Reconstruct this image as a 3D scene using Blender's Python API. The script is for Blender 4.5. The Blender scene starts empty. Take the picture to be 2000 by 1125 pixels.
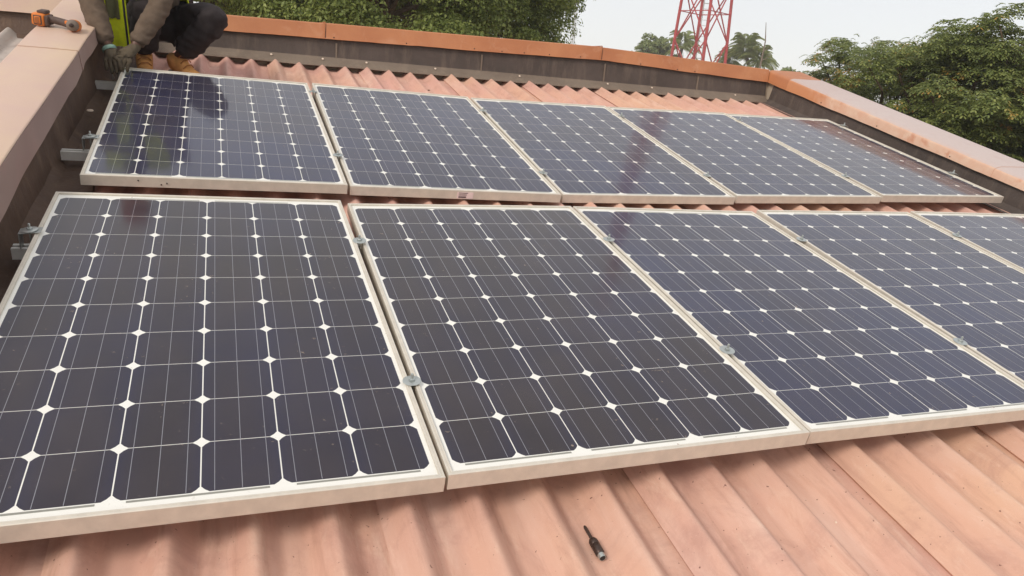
import bpy, bmesh, math, random
import numpy as np
from mathutils import Matrix, Vector, noise as mnoise

random.seed(7)
rng = np.random.default_rng(11)
C = bpy.context.scene.collection
SC = bpy.context.scene
V = Vector

# ---------------------------------------------------------------- frame, camera, light
SLOPE = math.radians(12.0)                      # the roof rises away from the viewer
RM = Matrix.Rotation(SLOPE, 4, 'X')             # roof frame (u, v, w) -> world
UPR = V((0, math.sin(SLOPE), math.cos(SLOPE)))  # world up in the roof frame

cam_d = bpy.data.cameras.new('camera')
cam = bpy.data.objects.new('camera', cam_d)
C.objects.link(cam)
cam_d.sensor_width = 36.0
cam_d.lens = 36.0 * 1445.32 / 2000.0
cam_d.clip_start = 0.05
cam_d.clip_end = 2000.0
CR = ((0.93604, -0.31775, 0.15121), (-0.01886, -0.47439, -0.88011), (0.35138, 0.82097, -0.45005))
cm = Matrix(((CR[0][0], -CR[1][0], -CR[2][0], 0.05975),
             (CR[0][1], -CR[1][1], -CR[2][1], -2.06116),
             (CR[0][2], -CR[1][2], -CR[2][2], 1.12486),
             (0, 0, 0, 1)))
cam.matrix_world = RM @ cm
SC.camera = cam

SUN_TO = V((-0.72, -0.50, 0.72)).normalized()   # towards the veiled sun: left, a little behind
W = bpy.data.worlds.new('World')
SC.world = W
W.use_nodes = True
wn = W.node_tree.nodes
wl = W.node_tree.links
wn.clear()
wo = wn.new('ShaderNodeOutputWorld')
bg = wn.new('ShaderNodeBackground')
sky = wn.new('ShaderNodeTexSky')
sky.sky_type = 'NISHITA'
sky.sun_disc = False
sky.sun_elevation = math.asin(SUN_TO.z)
sky.sun_rotation = math.atan2(SUN_TO.x, SUN_TO.y)
sky.dust_density = 1.0
sky.air_density = 1.0
mx = wn.new('ShaderNodeMix')
mx.data_type = 'RGBA'
mx.inputs[0].default_value = 0.79
mx.inputs[7].default_value = (8.95, 8.85, 8.85, 1)      # thin even cloud veil over the blue
wl.new(sky.outputs['Color'], mx.inputs[6])
wl.new(mx.outputs[2], bg.inputs['Color'])
bg.inputs['Strength'].default_value = 0.106
wl.new(bg.outputs['Background'], wo.inputs['Surface'])

sd = bpy.data.lights.new('sun', 'SUN')
sd.energy = 2.0
sd.angle = math.radians(18)
sd.color = (1.0, 0.93, 0.84)
so = bpy.data.objects.new('sun', sd)
C.objects.link(so)
so.rotation_euler = (-SUN_TO).to_track_quat('-Z', 'Y').to_euler()
so.location = (-10, -5, 12)

vs = SC.view_settings
vs.view_transform = 'Standard'
vs.look = 'None'
vs.exposure = 0.10
vs.gamma = 1.0
vs.use_curve_mapping = False
SC.cycles.max_bounces = 8
SC.cycles.volume_bounces = 1
SC.cycles.transparent_max_bounces = 12
SC.cycles.use_denoising = True


# ---------------------------------------------------------------- materials
def lin(r, g, b):
    f = lambda c: (c / 255 / 12.92) if c / 255 <= 0.04045 else ((c / 255 + 0.055) / 1.055) ** 2.4
    return (f(r), f(g), f(b), 1)


class NT:
    def __init__(s, name):
        s.m = bpy.data.materials.new(name)
        s.m.use_nodes = True
        s.n = s.m.node_tree.nodes
        s.l = s.m.node_tree.links
        s.n.clear()
        s.out = s.n.new('ShaderNodeOutputMaterial')

    def new(s, t, **kw):
        n = s.n.new(t)
        for k, v in kw.items():
            if k in n.inputs:
                n.inputs[k].default_value = v
            else:
                setattr(n, k, v)
        return n

    def link(s, a, b):
        s.l.new(a, b)

    def coords(s, kind='Object', scale=(1, 1, 1)):
        tc = s.new('ShaderNodeTexCoord')
        mp = s.new('ShaderNodeMapping')
        mp.inputs['Scale'].default_value = scale
        s.link(tc.outputs[kind], mp.inputs['Vector'])
        return mp.outputs['Vector']

    def noise(s, vec, scale, detail=4, rough=0.55, dist=0.0):
        n = s.new('ShaderNodeTexNoise')
        n.inputs['Scale'].default_value = scale
        n.inputs['Detail'].default_value = detail
        n.inputs['Roughness'].default_value = rough
        n.inputs['Distortion'].default_value = dist
        if vec is not None:
            s.link(vec, n.inputs['Vector'])
        return n.outputs['Fac']

    def ramp(s, fac, stops):
        r = s.new('ShaderNodeValToRGB')
        e = r.color_ramp.elements
        e[0].position, e[0].color = stops[0]
        e[1].position, e[1].color = stops[-1]
        for p, c in stops[1:-1]:
            k = e.new(p)
            k.color = c
        s.link(fac, r.inputs['Fac'])
        return r.outputs['Color']

    def mix(s, fac, a, b, mode='MIX'):
        m = s.new('ShaderNodeMix', data_type='RGBA', blend_type=mode)
        for k, v in ((0, fac), (6, a), (7, b)):
            if isinstance(v, (int, float)):
                m.inputs[k].default_value = v
            elif isinstance(v, tuple):
                m.inputs[k].default_value = v
            else:
                s.link(v, m.inputs[k])
        return m.outputs[2]

    def math(s, op, a, b=None, clamp=False):
        m = s.new('ShaderNodeMath', operation=op, use_clamp=clamp)
        for i, v in enumerate((a, b)):
            if v is None:
                continue
            if isinstance(v, (int, float)):
                m.inputs[i].default_value = v
            else:
                s.link(v, m.inputs[i])
        return m.outputs[0]

    def bump(s, h, strength=0.3, dist=0.01):
        b = s.new('ShaderNodeBump')
        b.inputs['Strength'].default_value = strength
        b.inputs['Distance'].default_value = dist
        s.link(h, b.inputs['Height'])
        return b.outputs['Normal']

    def bsdf(s, color, rough=0.6, metal=0.0, normal=None, spec=0.5, coat=0.0):
        p = s.new('ShaderNodeBsdfPrincipled')
        if isinstance(color, tuple):
            p.inputs['Base Color'].default_value = color
        else:
            s.link(color, p.inputs['Base Color'])
        if isinstance(rough, (int, float)):
            p.inputs['Roughness'].default_value = rough
        else:
            s.link(rough, p.inputs['Roughness'])
        p.inputs['Metallic'].default_value = metal
        p.inputs['Specular IOR Level'].default_value = spec
        p.inputs['Coat Weight'].default_value = coat
        if normal is not None:
            s.link(normal, p.inputs['Normal'])
        s.link(p.outputs['BSDF'], s.out.inputs['Surface'])
        return p


def simple(name, color, rough=0.6, metal=0.0, var=0.12, scale=30, bump=0.15, spec=0.5, bdist=0.003):
    t = NT(name)
    v = t.coords()
    n = t.noise(v, scale, 5)
    lo = tuple(c * (1 - var) for c in color[:3]) + (1,)
    hi = tuple(min(1, c * (1 + var)) for c in color[:3]) + (1,)
    t.bsdf(t.ramp(n, [(0.3, lo), (0.7, hi)]), rough, metal, t.bump(n, bump, bdist), spec)
    return t.m


def roof_mat(name, pink, tan, pale, dark):
    t = NT(name)
    v = t.coords('Object')
    big = t.noise(v, 1.7, 3, 0.5)
    mid = t.noise(t.coords('Object', (1, 0.25, 1)), 9, 5, 0.6)
    oi = t.new('ShaderNodeObjectInfo')
    f = t.math('ADD', t.math('MULTIPLY', big, 1.4), t.math('MULTIPLY', oi.outputs['Random'], 0.55))
    c = t.ramp(t.math('SUBTRACT', f, 0.45), [(0.15, pink), (0.85, tan)])
    c = t.mix(t.ramp(mid, [(0.50, (0, 0, 0, 1)), (0.78, (0.55, 0.55, 0.55, 1))]), c, pale)
    blot = t.noise(v, 4.5, 6, 0.7, 0.6)
    c = t.mix(t.ramp(blot, [(0.50, (0, 0, 0, 1)), (0.74, (0.6, 0.6, 0.6, 1))]), c, dark)
    fine = t.noise(v, 160, 3, 0.7)
    c = t.mix(t.ramp(fine, [(0.60, (0, 0, 0, 1)), (0.78, (0.35, 0.35, 0.35, 1))]), c, pale)
    run = t.noise(t.coords('Object', (1, 0.12, 1)), 26, 5, 0.7, 0.3)
    c = t.mix(t.ramp(run, [(0.52, (0, 0, 0, 1)), (0.72, (0.45, 0.45, 0.45, 1))]), c, lin(168, 126, 108))
    chalk = t.noise(t.coords('Object', (1, 0.3, 1)), 13, 6, 0.75, 0.5)
    c = t.mix(t.ramp(chalk, [(0.55, (0, 0, 0, 1)), (0.72, (0.5, 0.5, 0.5, 1))]), c, lin(224, 194, 172))
    spot = t.noise(v, 75, 2, 0.5)
    c = t.mix(t.ramp(spot, [(0.72, (0, 0, 0, 1)), (0.75, (0.8, 0.8, 0.8, 1))]), c, lin(96, 60, 50))
    h = t.math('ADD', t.math('MULTIPLY', fine, 0.35), mid)
    t.bsdf(c, 0.72, 0, t.bump(h, 0.22, 0.004), 0.3)
    return t.m


M = {}
M['roof'] = roof_mat('painted_roof_sheet', lin(201, 155, 142), lin(207, 166, 140), lin(220, 190, 174), lin(164, 122, 110))
M['roof_grey'] = roof_mat('weathered_roof_sheet', lin(170, 158, 152), lin(186, 176, 166), lin(200, 190, 182), lin(130, 115, 108))


def coping_mat(name, a, b, c2, wear=0.5, axis_scale=(1, 1, 1)):
    t = NT(name)
    v = t.coords('Object', axis_scale)
    n1 = t.noise(v, 2.6, 5, 0.6, 0.4)
    n2 = t.noise(v, 7, 6, 0.65, 0.8)
    n3 = t.noise(v, 90, 3, 0.6)
    c = t.ramp(n1, [(0.32, a), (0.68, b)])
    c = t.mix(t.ramp(n2, [(0.54, (0, 0, 0, 1)), (0.78, (wear, wear, wear, 1))]), c, c2)
    c = t.mix(t.ramp(n3, [(0.70, (0, 0, 0, 1)), (0.80, (0.3, 0.3, 0.3, 1))]), c, lin(120, 80, 62))
    t.bsdf(c, 0.52, 0.0, t.bump(t.math('ADD', n1, t.math('MULTIPLY', n3, 0.1)), 0.25, 0.01), 0.45)
    return t.m


M['cope_orange'] = coping_mat('orange_painted_coping', lin(168, 104, 66), lin(188, 126, 84), lin(196, 146, 112), 0.7)
M['cope_pale'] = coping_mat('faded_pink_coping', lin(198, 168, 153), lin(204, 177, 152), lin(196, 160, 150), 0.6)


def cope_right():
    t = NT('half_faded_coping')
    tc = t.new('ShaderNodeTexCoord')
    sp = t.new('ShaderNodeSeparateXYZ')
    t.link(tc.outputs['Object'], sp.inputs[0])
    v = tc.outputs['Object']
    n1 = t.noise(v, 4, 5, 0.6, 0.5)
    n2 = t.noise(v, 11, 5, 0.6, 0.6)
    base = t.ramp(n2, [(0.35, lin(206, 162, 136)), (0.7, lin(212, 180, 156))])
    g = t.math('ADD', sp.outputs['Y'], t.math('MULTIPLY', t.math('SUBTRACT', n1, 0.5), 1.1))
    mr = t.new('ShaderNodeMapRange')
    t.link(g, mr.inputs['Value'])
    mr.inputs['From Min'].default_value = 2.75
    mr.inputs['From Max'].default_value = 3.15
    c = t.mix(mr.outputs['Result'], base, lin(190, 128, 86))
    st = t.noise(v, 6, 4, 0.6, 0.3)
    c = t.mix(t.ramp(st, [(0.60, (0, 0, 0, 1)), (0.70, (0.75, 0.75, 0.75, 1))]), c, lin(190, 126, 94))
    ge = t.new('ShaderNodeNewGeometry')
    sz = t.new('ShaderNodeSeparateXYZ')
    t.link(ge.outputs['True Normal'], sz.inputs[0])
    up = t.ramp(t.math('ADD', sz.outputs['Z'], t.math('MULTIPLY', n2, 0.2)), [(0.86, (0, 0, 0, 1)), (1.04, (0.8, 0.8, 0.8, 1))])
    c = t.mix(up, c, lin(186, 172, 168))                  # sky sheen on the level top, put into the colour
    t.bsdf(c, 0.42, 0, t.bump(n1, 0.2, 0.01), 0.5)
    return t.m


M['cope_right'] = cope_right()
M['fascia'] = coping_mat('shade_toned_mauve_fascia', lin(152, 126, 118), lin(166, 140, 130), lin(172, 134, 128), 0.5)  # mauve-grey, darkened so the colour carries the shade of the right-facing side


def membrane(name, a, b, c2):
    t = NT(name)
    v = t.coords()
    n1 = t.noise(v, 3.0, 6, 0.62, 0.5)
    n2 = t.noise(t.coords('Object', (1, 1, 0.2)), 14, 6, 0.7)
    c = t.ramp(n1, [(0.3, a), (0.7, b)])
    c = t.mix(t.ramp(n2, [(0.50, (0, 0, 0, 1)), (0.72, (0.6, 0.6, 0.6, 1))]), c, c2)
    r = t.ramp(n2, [(0.3, (0.55, 0.55, 0.55, 1)), (0.7, (0.8, 0.8, 0.8, 1))])
    t.bsdf(c, r, 0, t.bump(t.math('ADD', n2, t.math('MULTIPLY', t.noise(v, 60, 4, 0.7), 0.5)), 0.6, 0.012), 0.35)
    return t.m


M['memb'] = membrane('dark_bitumen_membrane', lin(70, 61, 56), lin(88, 77, 71), lin(116, 103, 92))
M['memb_brown'] = membrane('brown_bitumen_membrane', lin(82, 63, 53), lin(104, 83, 69), lin(132, 110, 92))
M['memb_skirt'] = membrane('grey_brown_apron', lin(112, 98, 86), lin(126, 112, 98), lin(140, 124, 108))
M['plaster'] = simple('weathered_plaster', lin(176, 160, 140), 0.85, 0, 0.18, 6, 0.3)


def ground_mat():
    t = NT('dry_earth_and_grass')
    v = t.coords('Object')
    n = t.noise(v, 0.15, 6, 0.6)
    n2 = t.noise(v, 3, 5, 0.6)
    c = t.ramp(n, [(0.42, lin(150, 118, 88)), (0.58, lin(92, 104, 56))])
    c = t.mix(t.math('MULTIPLY', n2, 0.5), c, lin(110, 92, 66))
    t.bsdf(c, 0.9, 0, t.bump(n2, 0.4, 0.05))
    return t.m


M['ground'] = ground_mat()


def alu(name, col, rough=0.42, metal=0.55):
    t = NT(name)
    v = t.coords('Object', (1, 1, 1))
    n = t.noise(v, 22, 5, 0.6)
    n2 = t.noise(v, 220, 2, 0.5)
    oi = t.new('ShaderNodeObjectInfo')
    c = t.ramp(n, [(0.35, tuple(x * 0.86 for x in col[:3]) + (1,)), (0.65, col)])
    c = t.mix(t.ramp(n2, [(0.72, (0, 0, 0, 1)), (0.80, (0.5, 0.5, 0.5, 1))]), c, lin(150, 132, 112))
    c = t.mix(t.math('MULTIPLY', oi.outputs['Random'], 0.10), c, lin(190, 170, 140))
    t.bsdf(c, rough, metal, t.bump(n2, 0.05, 0.001))
    return t.m


M['frame'] = alu('anodised_panel_frame', lin(222, 214, 200), 0.5, 0.35)
M['rail'] = alu('aluminium_rail', lin(226, 224, 218), 0.5, 0.2)
M['zinc'] = alu('zinc_plated_steel', lin(186, 192, 190), 0.35, 0.7)
def bonded(t, p):
    # the reflection of the cover glass on the laminate under it
    tc = t.new('ShaderNodeTexCoord')
    oi = t.new('ShaderNodeObjectInfo')
    ad = t.new('ShaderNodeVectorMath', operation='ADD')
    t.link(tc.outputs['Object'], ad.inputs[0])
    t.link(oi.outputs['Location'], ad.inputs[1])
    n = t.noise(ad.outputs[0], 3.0, 4, 0.6, 0.5)
    r = t.ramp(n, [(0.3, (0.07, 0.07, 0.07, 1)), (0.72, (0.13, 0.13, 0.13, 1))])
    p.inputs['Coat Weight'].default_value = 1.0
    p.inputs['Coat IOR'].default_value = 1.33
    t.link(r, p.inputs['Coat Roughness'])


def lam(name, color, rough=0.6, metal=0.0):
    t = NT(name)
    n = t.noise(t.coords(), 14, 3)
    p = t.bsdf(t.ramp(n, [(0.3, tuple(c * .96 for c in color[:3]) + (1,)), (0.7, color)]), rough, metal)
    bonded(t, p)
    return t.m


def cell_mat(name, stops):
    t = NT(name)
    v = t.coords('Object')
    oi = t.new('ShaderNodeObjectInfo')
    rnd = oi.outputs['Random']
    tc = t.new('ShaderNodeTexCoord')
    sp = t.new('ShaderNodeSeparateXYZ')
    t.link(tc.outputs['Object'], sp.inputs[0])
    ex = t.math('ABSOLUTE', sp.outputs['X'])
    ex = t.math('MULTIPLY', ex, 12.8)
    ex = t.math('POWER', ex, 3.0, True)
    ad = t.new('ShaderNodeVectorMath', operation='ADD')
    t.link(tc.outputs['Object'], ad.inputs[0])
    t.link(oi.outputs['Location'], ad.inputs[1])
    wide = t.noise(ad.outputs[0], 1.15, 3, 0.55, 0.3)
    f = t.math('ADD', t.math('MULTIPLY', wide, 0.8), t.math('MULTIPLY', rnd, 0.09))
    c = t.ramp(f, stops)
    c = t.mix(t.math('MULTIPLY', ex, 0.55), c, (0.014, 0.017, 0.058, 1))
    n = t.noise(v, 25, 3)
    c = t.mix(t.math('MULTIPLY', n, 0.25), c, (0.026, 0.021, 0.026, 1))
    bonded(t, t.bsdf(c, 0.45, 0, None, 0.12))
    return t.m


M['cell'] = cell_mat('blue_mono_silicon_cell', [(0.34, (0.0150, 0.0160, 0.0480, 1)), (0.48, (0.0135, 0.0180, 0.0660, 1)), (0.66, (0.0125, 0.0215, 0.0860, 1))])
M['cell_brown'] = cell_mat('brown_mono_silicon_cell', [(0.34, (0.0225, 0.0165, 0.0230, 1)), (0.48, (0.0195, 0.0155, 0.0310, 1)), (0.66, (0.0160, 0.0165, 0.0520, 1))])
M['back'] = lam('white_backsheet', lin(240, 237, 230))
M['ribbon'] = lam('tinned_ribbon', lin(150, 150, 160), 0.45, 0.3)
M['inter'] = lam('tinned_bus_strip', lin(150, 148, 138), 0.5, 0.3)


def glass_mat():
    # low-iron cover glass bonded to the laminate: clear, with a thin film of dust and smears;
    # its mirror reflection is carried by the coat of the laminate surfaces it is bonded to
    t = NT('solar_cover_glass')
    v = t.coords('Object')
    oi = t.new('ShaderNodeObjectInfo')
    off = t.new('ShaderNodeVectorMath', operation='ADD')
    sc = t.new('ShaderNodeVectorMath', operation='SCALE')
    t.link(oi.outputs['Location'], sc.inputs[0])
    sc.inputs['Scale'].default_value = 3.7
    t.link(v, off.inputs[0])
    t.link(sc.outputs[0], off.inputs[1])
    vv = off.outputs[0]
    tr = t.new('ShaderNodeBsdfTransparent')
    tr.inputs['Color'].default_value = (0.975, 0.98, 0.975, 1)
    sm = t.noise(vv, 3.2, 5, 0.65, 0.8)
    du = t.new('ShaderNodeBsdfDiffuse')
    du.inputs['Color'].default_value = lin(190, 172, 156)
    film = t.ramp(sm, [(0.28, (0.008, 0.008, 0.008, 1)), (0.72, (0.050, 0.050, 0.050, 1))])
    spk = t.noise(vv, 62, 2, 0.6)
    msk = t.noise(vv, 5.0, 3, 0.6)
    s1 = t.ramp(spk, [(0.69, (0, 0, 0, 1)), (0.78, (0.55, 0.55, 0.55, 1))])
    s2 = t.ramp(msk, [(0.42, (0, 0, 0, 1)), (0.58, (1, 1, 1, 1))])
    # streaky smears
    mp = t.new('ShaderNodeMapping')
    mp.inputs['Rotation'].default_value = (0, 0, 0.35)
    mp.inputs['Scale'].default_value = (9, 70, 1)
    t.link(vv, mp.inputs['Vector'])
    st = t.noise(mp.outputs[0], 1.0, 3, 0.6, 0.4)
    s3 = t.ramp(st, [(0.70, (0, 0, 0, 1)), (0.84, (0.34, 0.34, 0.34, 1))])
    vo = t.new('ShaderNodeTexVoronoi')
    vo.inputs['Scale'].default_value = 26.0
    wob = t.new('ShaderNodeVectorMath', operation='ADD')
    nc = t.new('ShaderNodeTexNoise')
    nc.inputs['Scale'].default_value = 40.0
    t.link(vv, nc.inputs['Vector'])
    scl = t.new('ShaderNodeVectorMath', operation='SCALE')
    scl.inputs['Scale'].default_value = 0.02
    t.link(nc.outputs['Color'], scl.inputs[0])
    t.link(vv, wob.inputs[0])
    t.link(scl.outputs[0], wob.inputs[1])
    t.link(wob.outputs[0], vo.inputs['Vector'])
    sc3 = t.new('ShaderNodeSeparateColor')
    t.link(vo.outputs['Color'], sc3.inputs[0])
    pick = t.math('GREATER_THAN', sc3.outputs[0], 0.80)
    rad = t.math('MULTIPLY', sc3.outputs[1], 0.11)
    fleck = t.math('MULTIPLY', t.math('MULTIPLY', t.math('LESS_THAN', vo.outputs['Distance'], rad), pick), 0.42)
    s1 = t.math('ADD', s1, fleck)
    f = t.math('ADD', film, t.math('MULTIPLY', s1, s2))
    f = t.math('ADD', f, t.math('MULTIPLY', s3, s2))
    m2 = t.new('ShaderNodeMixShader')
    t.link(f, m2.inputs[0])
    t.link(tr.outputs[0], m2.inputs[1])
    t.link(du.outputs[0], m2.inputs[2])
    t.link(m2.outputs[0], t.out.inputs['Surface'])
    return t.m


M['glass'] = glass_mat()
M['label'] = simple('label_paper', lin(232, 208, 204), 0.6, 0, 0.04, 30, 0)
M['ink'] = simple('label_ink', lin(92, 74, 74), 0.7, 0, 0.1, 60, 0)
M['red_paint'] = simple('faded_red_tower_paint', lin(172, 62, 62), 0.55, 0, 0.2, 3, 0.1)
M['galv'] = simple('galvanised_ladder', lin(190, 188, 184), 0.5, 0.3, 0.1, 8, 0.05)
M['bark'] = simple('tree_bark', lin(96, 80, 66), 0.9, 0, 0.3, 9, 0.6, 0.2, 0.02)
M['bark_grey'] = simple('dry_grey_bark', lin(128, 112, 100), 0.9, 0, 0.2, 14, 0.4, 0.2, 0.02)
M['shirt'] = simple('grey_brown_cotton', lin(102, 87, 74), 0.9, 0, 0.16, 26, 0.5, 0.15, 0.006)
M['trousers'] = simple('black_work_trousers', lin(52, 46, 46), 0.88, 0, 0.3, 18, 0.5, 0.2, 0.008)
M['vest'] = simple('fluorescent_yellow_mesh', lin(220, 232, 36), 0.8, 0, 0.1, 40, 0.3, 0.2)
M['vest_grey'] = simple('grey_reflective_tape', lin(92, 92, 60), 0.5, 0, 0.1, 60, 0.1)
M['black_trim'] = simple('black_trim', lin(44, 40, 40), 0.8, 0, 0.1, 60, 0.1)
M['boot'] = simple('tan_nubuck_leather', lin(206, 148, 88), 0.85, 0, 0.2, 22, 0.5, 0.2)
M['sole'] = simple('brown_rubber_sole', lin(92, 62, 42), 0.8, 0, 0.15, 30, 0.3)
M['lace'] = simple('boot_lace', lin(150, 96, 48), 0.85, 0, 0.2, 60, 0.2)
M['glove'] = simple('dirty_grey_glove', lin(92, 82, 68), 0.95, 0, 0.22, 45, 0.5, 0.1)
M['teal'] = simple('teal_elastic_cuff', lin(126, 156, 142), 0.8, 0, 0.08, 60, 0.2)
M['skin'] = simple('brown_skin', lin(92, 60, 44), 0.5, 0, 0.1, 20, 0.05)
M['cap'] = simple('red_cap_cloth', lin(160, 34, 34), 0.8, 0, 0.12, 40, 0.3)
M['eye'] = simple('eye_white', lin(220, 214, 205), 0.3, 0, 0.02, 30, 0)
M['orange_plastic'] = simple('orange_tool_plastic', lin(214, 120, 44), 0.5, 0, 0.12, 40, 0.1)
M['dark_plastic'] = simple('dark_tool_rubber', lin(84, 66, 58), 0.7, 0, 0.15, 60, 0.3)
M['grey_plastic'] = simple('grey_tool_housing', lin(118, 104, 92), 0.6, 0, 0.12, 50, 0.15)
M['dark_steel'] = simple('dark_steel', lin(74, 60, 54), 0.42, 0.6, 0.2, 120, 0.15)
M['stone'] = simple('pale_stone_chip', lin(226, 206, 186), 0.8, 0, 0.1, 60, 0.3)
M['dry'] = simple('dry_leaf_brown', lin(92, 58, 44), 0.9, 0, 0.25, 60, 0.4)
M['yellow_paint'] = simple('yellow_paint_mark', lin(190, 156, 84), 0.7, 0, 0.1, 40, 0.1)
M['mast'] = simple('pale_mast_paint', lin(205, 205, 205), 0.6, 0, 0.05, 10, 0)


def leaf_mat(name, cols, trans=0.35, accent=None, amt=0.0):
    t = NT(name)
    g = t.new('ShaderNodeNewGeometry')
    r = g.outputs['Random Per Island']
    c = t.ramp(r, cols)
    v = t.coords('Object')
    n = t.noise(v, 0.9, 3, 0.5)
    c = t.mix(t.ramp(n, [(0.35, (0, 0, 0, 1)), (0.7, (0.45, 0.45, 0.45, 1))]), c, tuple(x * 0.7 for x in cols[0][1][:3]) + (1,))
    if accent:
        n2 = t.noise(v, 1.9, 2, 0.5)
        k = t.ramp(n2, [(0.60, (0, 0, 0, 1)), (0.68, (1, 1, 1, 1))])
        k2 = t.ramp(r, [(1 - amt - 0.01, (0, 0, 0, 1)), (1 - amt, (1, 1, 1, 1))])
        c = t.mix(t.math('MULTIPLY', k, k2), c, accent)
    p = t.new('ShaderNodeBsdfPrincipled')
    t.link(c, p.inputs['Base Color'])
    p.inputs['Roughness'].default_value = 0.5
    p.inputs['Specular IOR Level'].default_value = 0.4
    tr = t.new('ShaderNodeBsdfTranslucent')
    t.link(c, tr.inputs['Color'])
    m = t.new('ShaderNodeMixShader')
    m.inputs[0].default_value = trans
    t.link(p.outputs[0], m.inputs[1])
    t.link(tr.outputs[0], m.inputs[2])
    t.link(m.outputs[0], t.out.inputs['Surface'])
    return t.m


M['leaf_dark'] = leaf_mat('broad_tree_leaf', [(0.0, lin(122, 138, 72)), (0.5, lin(148, 160, 86)), (1.0, lin(182, 190, 110))], 0.45)
M['leaf_right'] = leaf_mat('feathery_tree_leaf', [(0.0, lin(104, 118, 62)), (0.5, lin(130, 141, 76)), (1.0, lin(162, 166, 94))], 0.38, lin(200, 152, 74), 0.55)
M['leaf_far'] = leaf_mat('far_tree_leaf', [(0.0, lin(116, 130, 76)), (0.5, lin(138, 150, 90)), (1.0, lin(160, 168, 106))], 0.4)
M['leaf_palm'] = leaf_mat('palm_frond_leaf', [(0.0, lin(120, 134, 74)), (0.5, lin(142, 150, 88)), (1.0, lin(162, 166, 104))], 0.4)
M['leaf_light'] = leaf_mat('light_green_leaf', [(0.0, lin(120, 136, 78)), (1.0, lin(160, 168, 104))], 0.35)


# ---------------------------------------------------------------- object helpers
def link(o):
    C.objects.link(o)
    return o


def thing(name, label, cat, base=(0, 0, 0), group=None, roof=True, rot=None):
    o = link(bpy.data.objects.new(name, None))
    o.empty_display_size = 0.1
    m = Matrix.Translation(V(base))
    if rot is not None:
        m = m @ rot
    o.matrix_world = (RM @ m) if roof else m
    o['label'] = label
    o['category'] = cat
    if group:
        o['group'] = group
    return o


def tag(o, label, cat, group=None):
    o['label'] = label
    o['category'] = cat
    if group:
        o['group'] = group
    return o


def struct(name, roof=True, me=None):
    o = link(bpy.data.objects.new(name, me))
    o.matrix_world = RM.copy() if roof else Matrix.Identity(4)
    o['kind'] = 'structure'
    return o


def child(name, me, parent, loc=None, rot=None):
    o = link(bpy.data.objects.new(name, me))
    o.parent = parent
    if loc is not None or rot is not None:
        m = Matrix.Translation(V(loc or (0, 0, 0)))
        if rot is not None:
            m = m @ rot
        o.matrix_local = m
    return o


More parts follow.
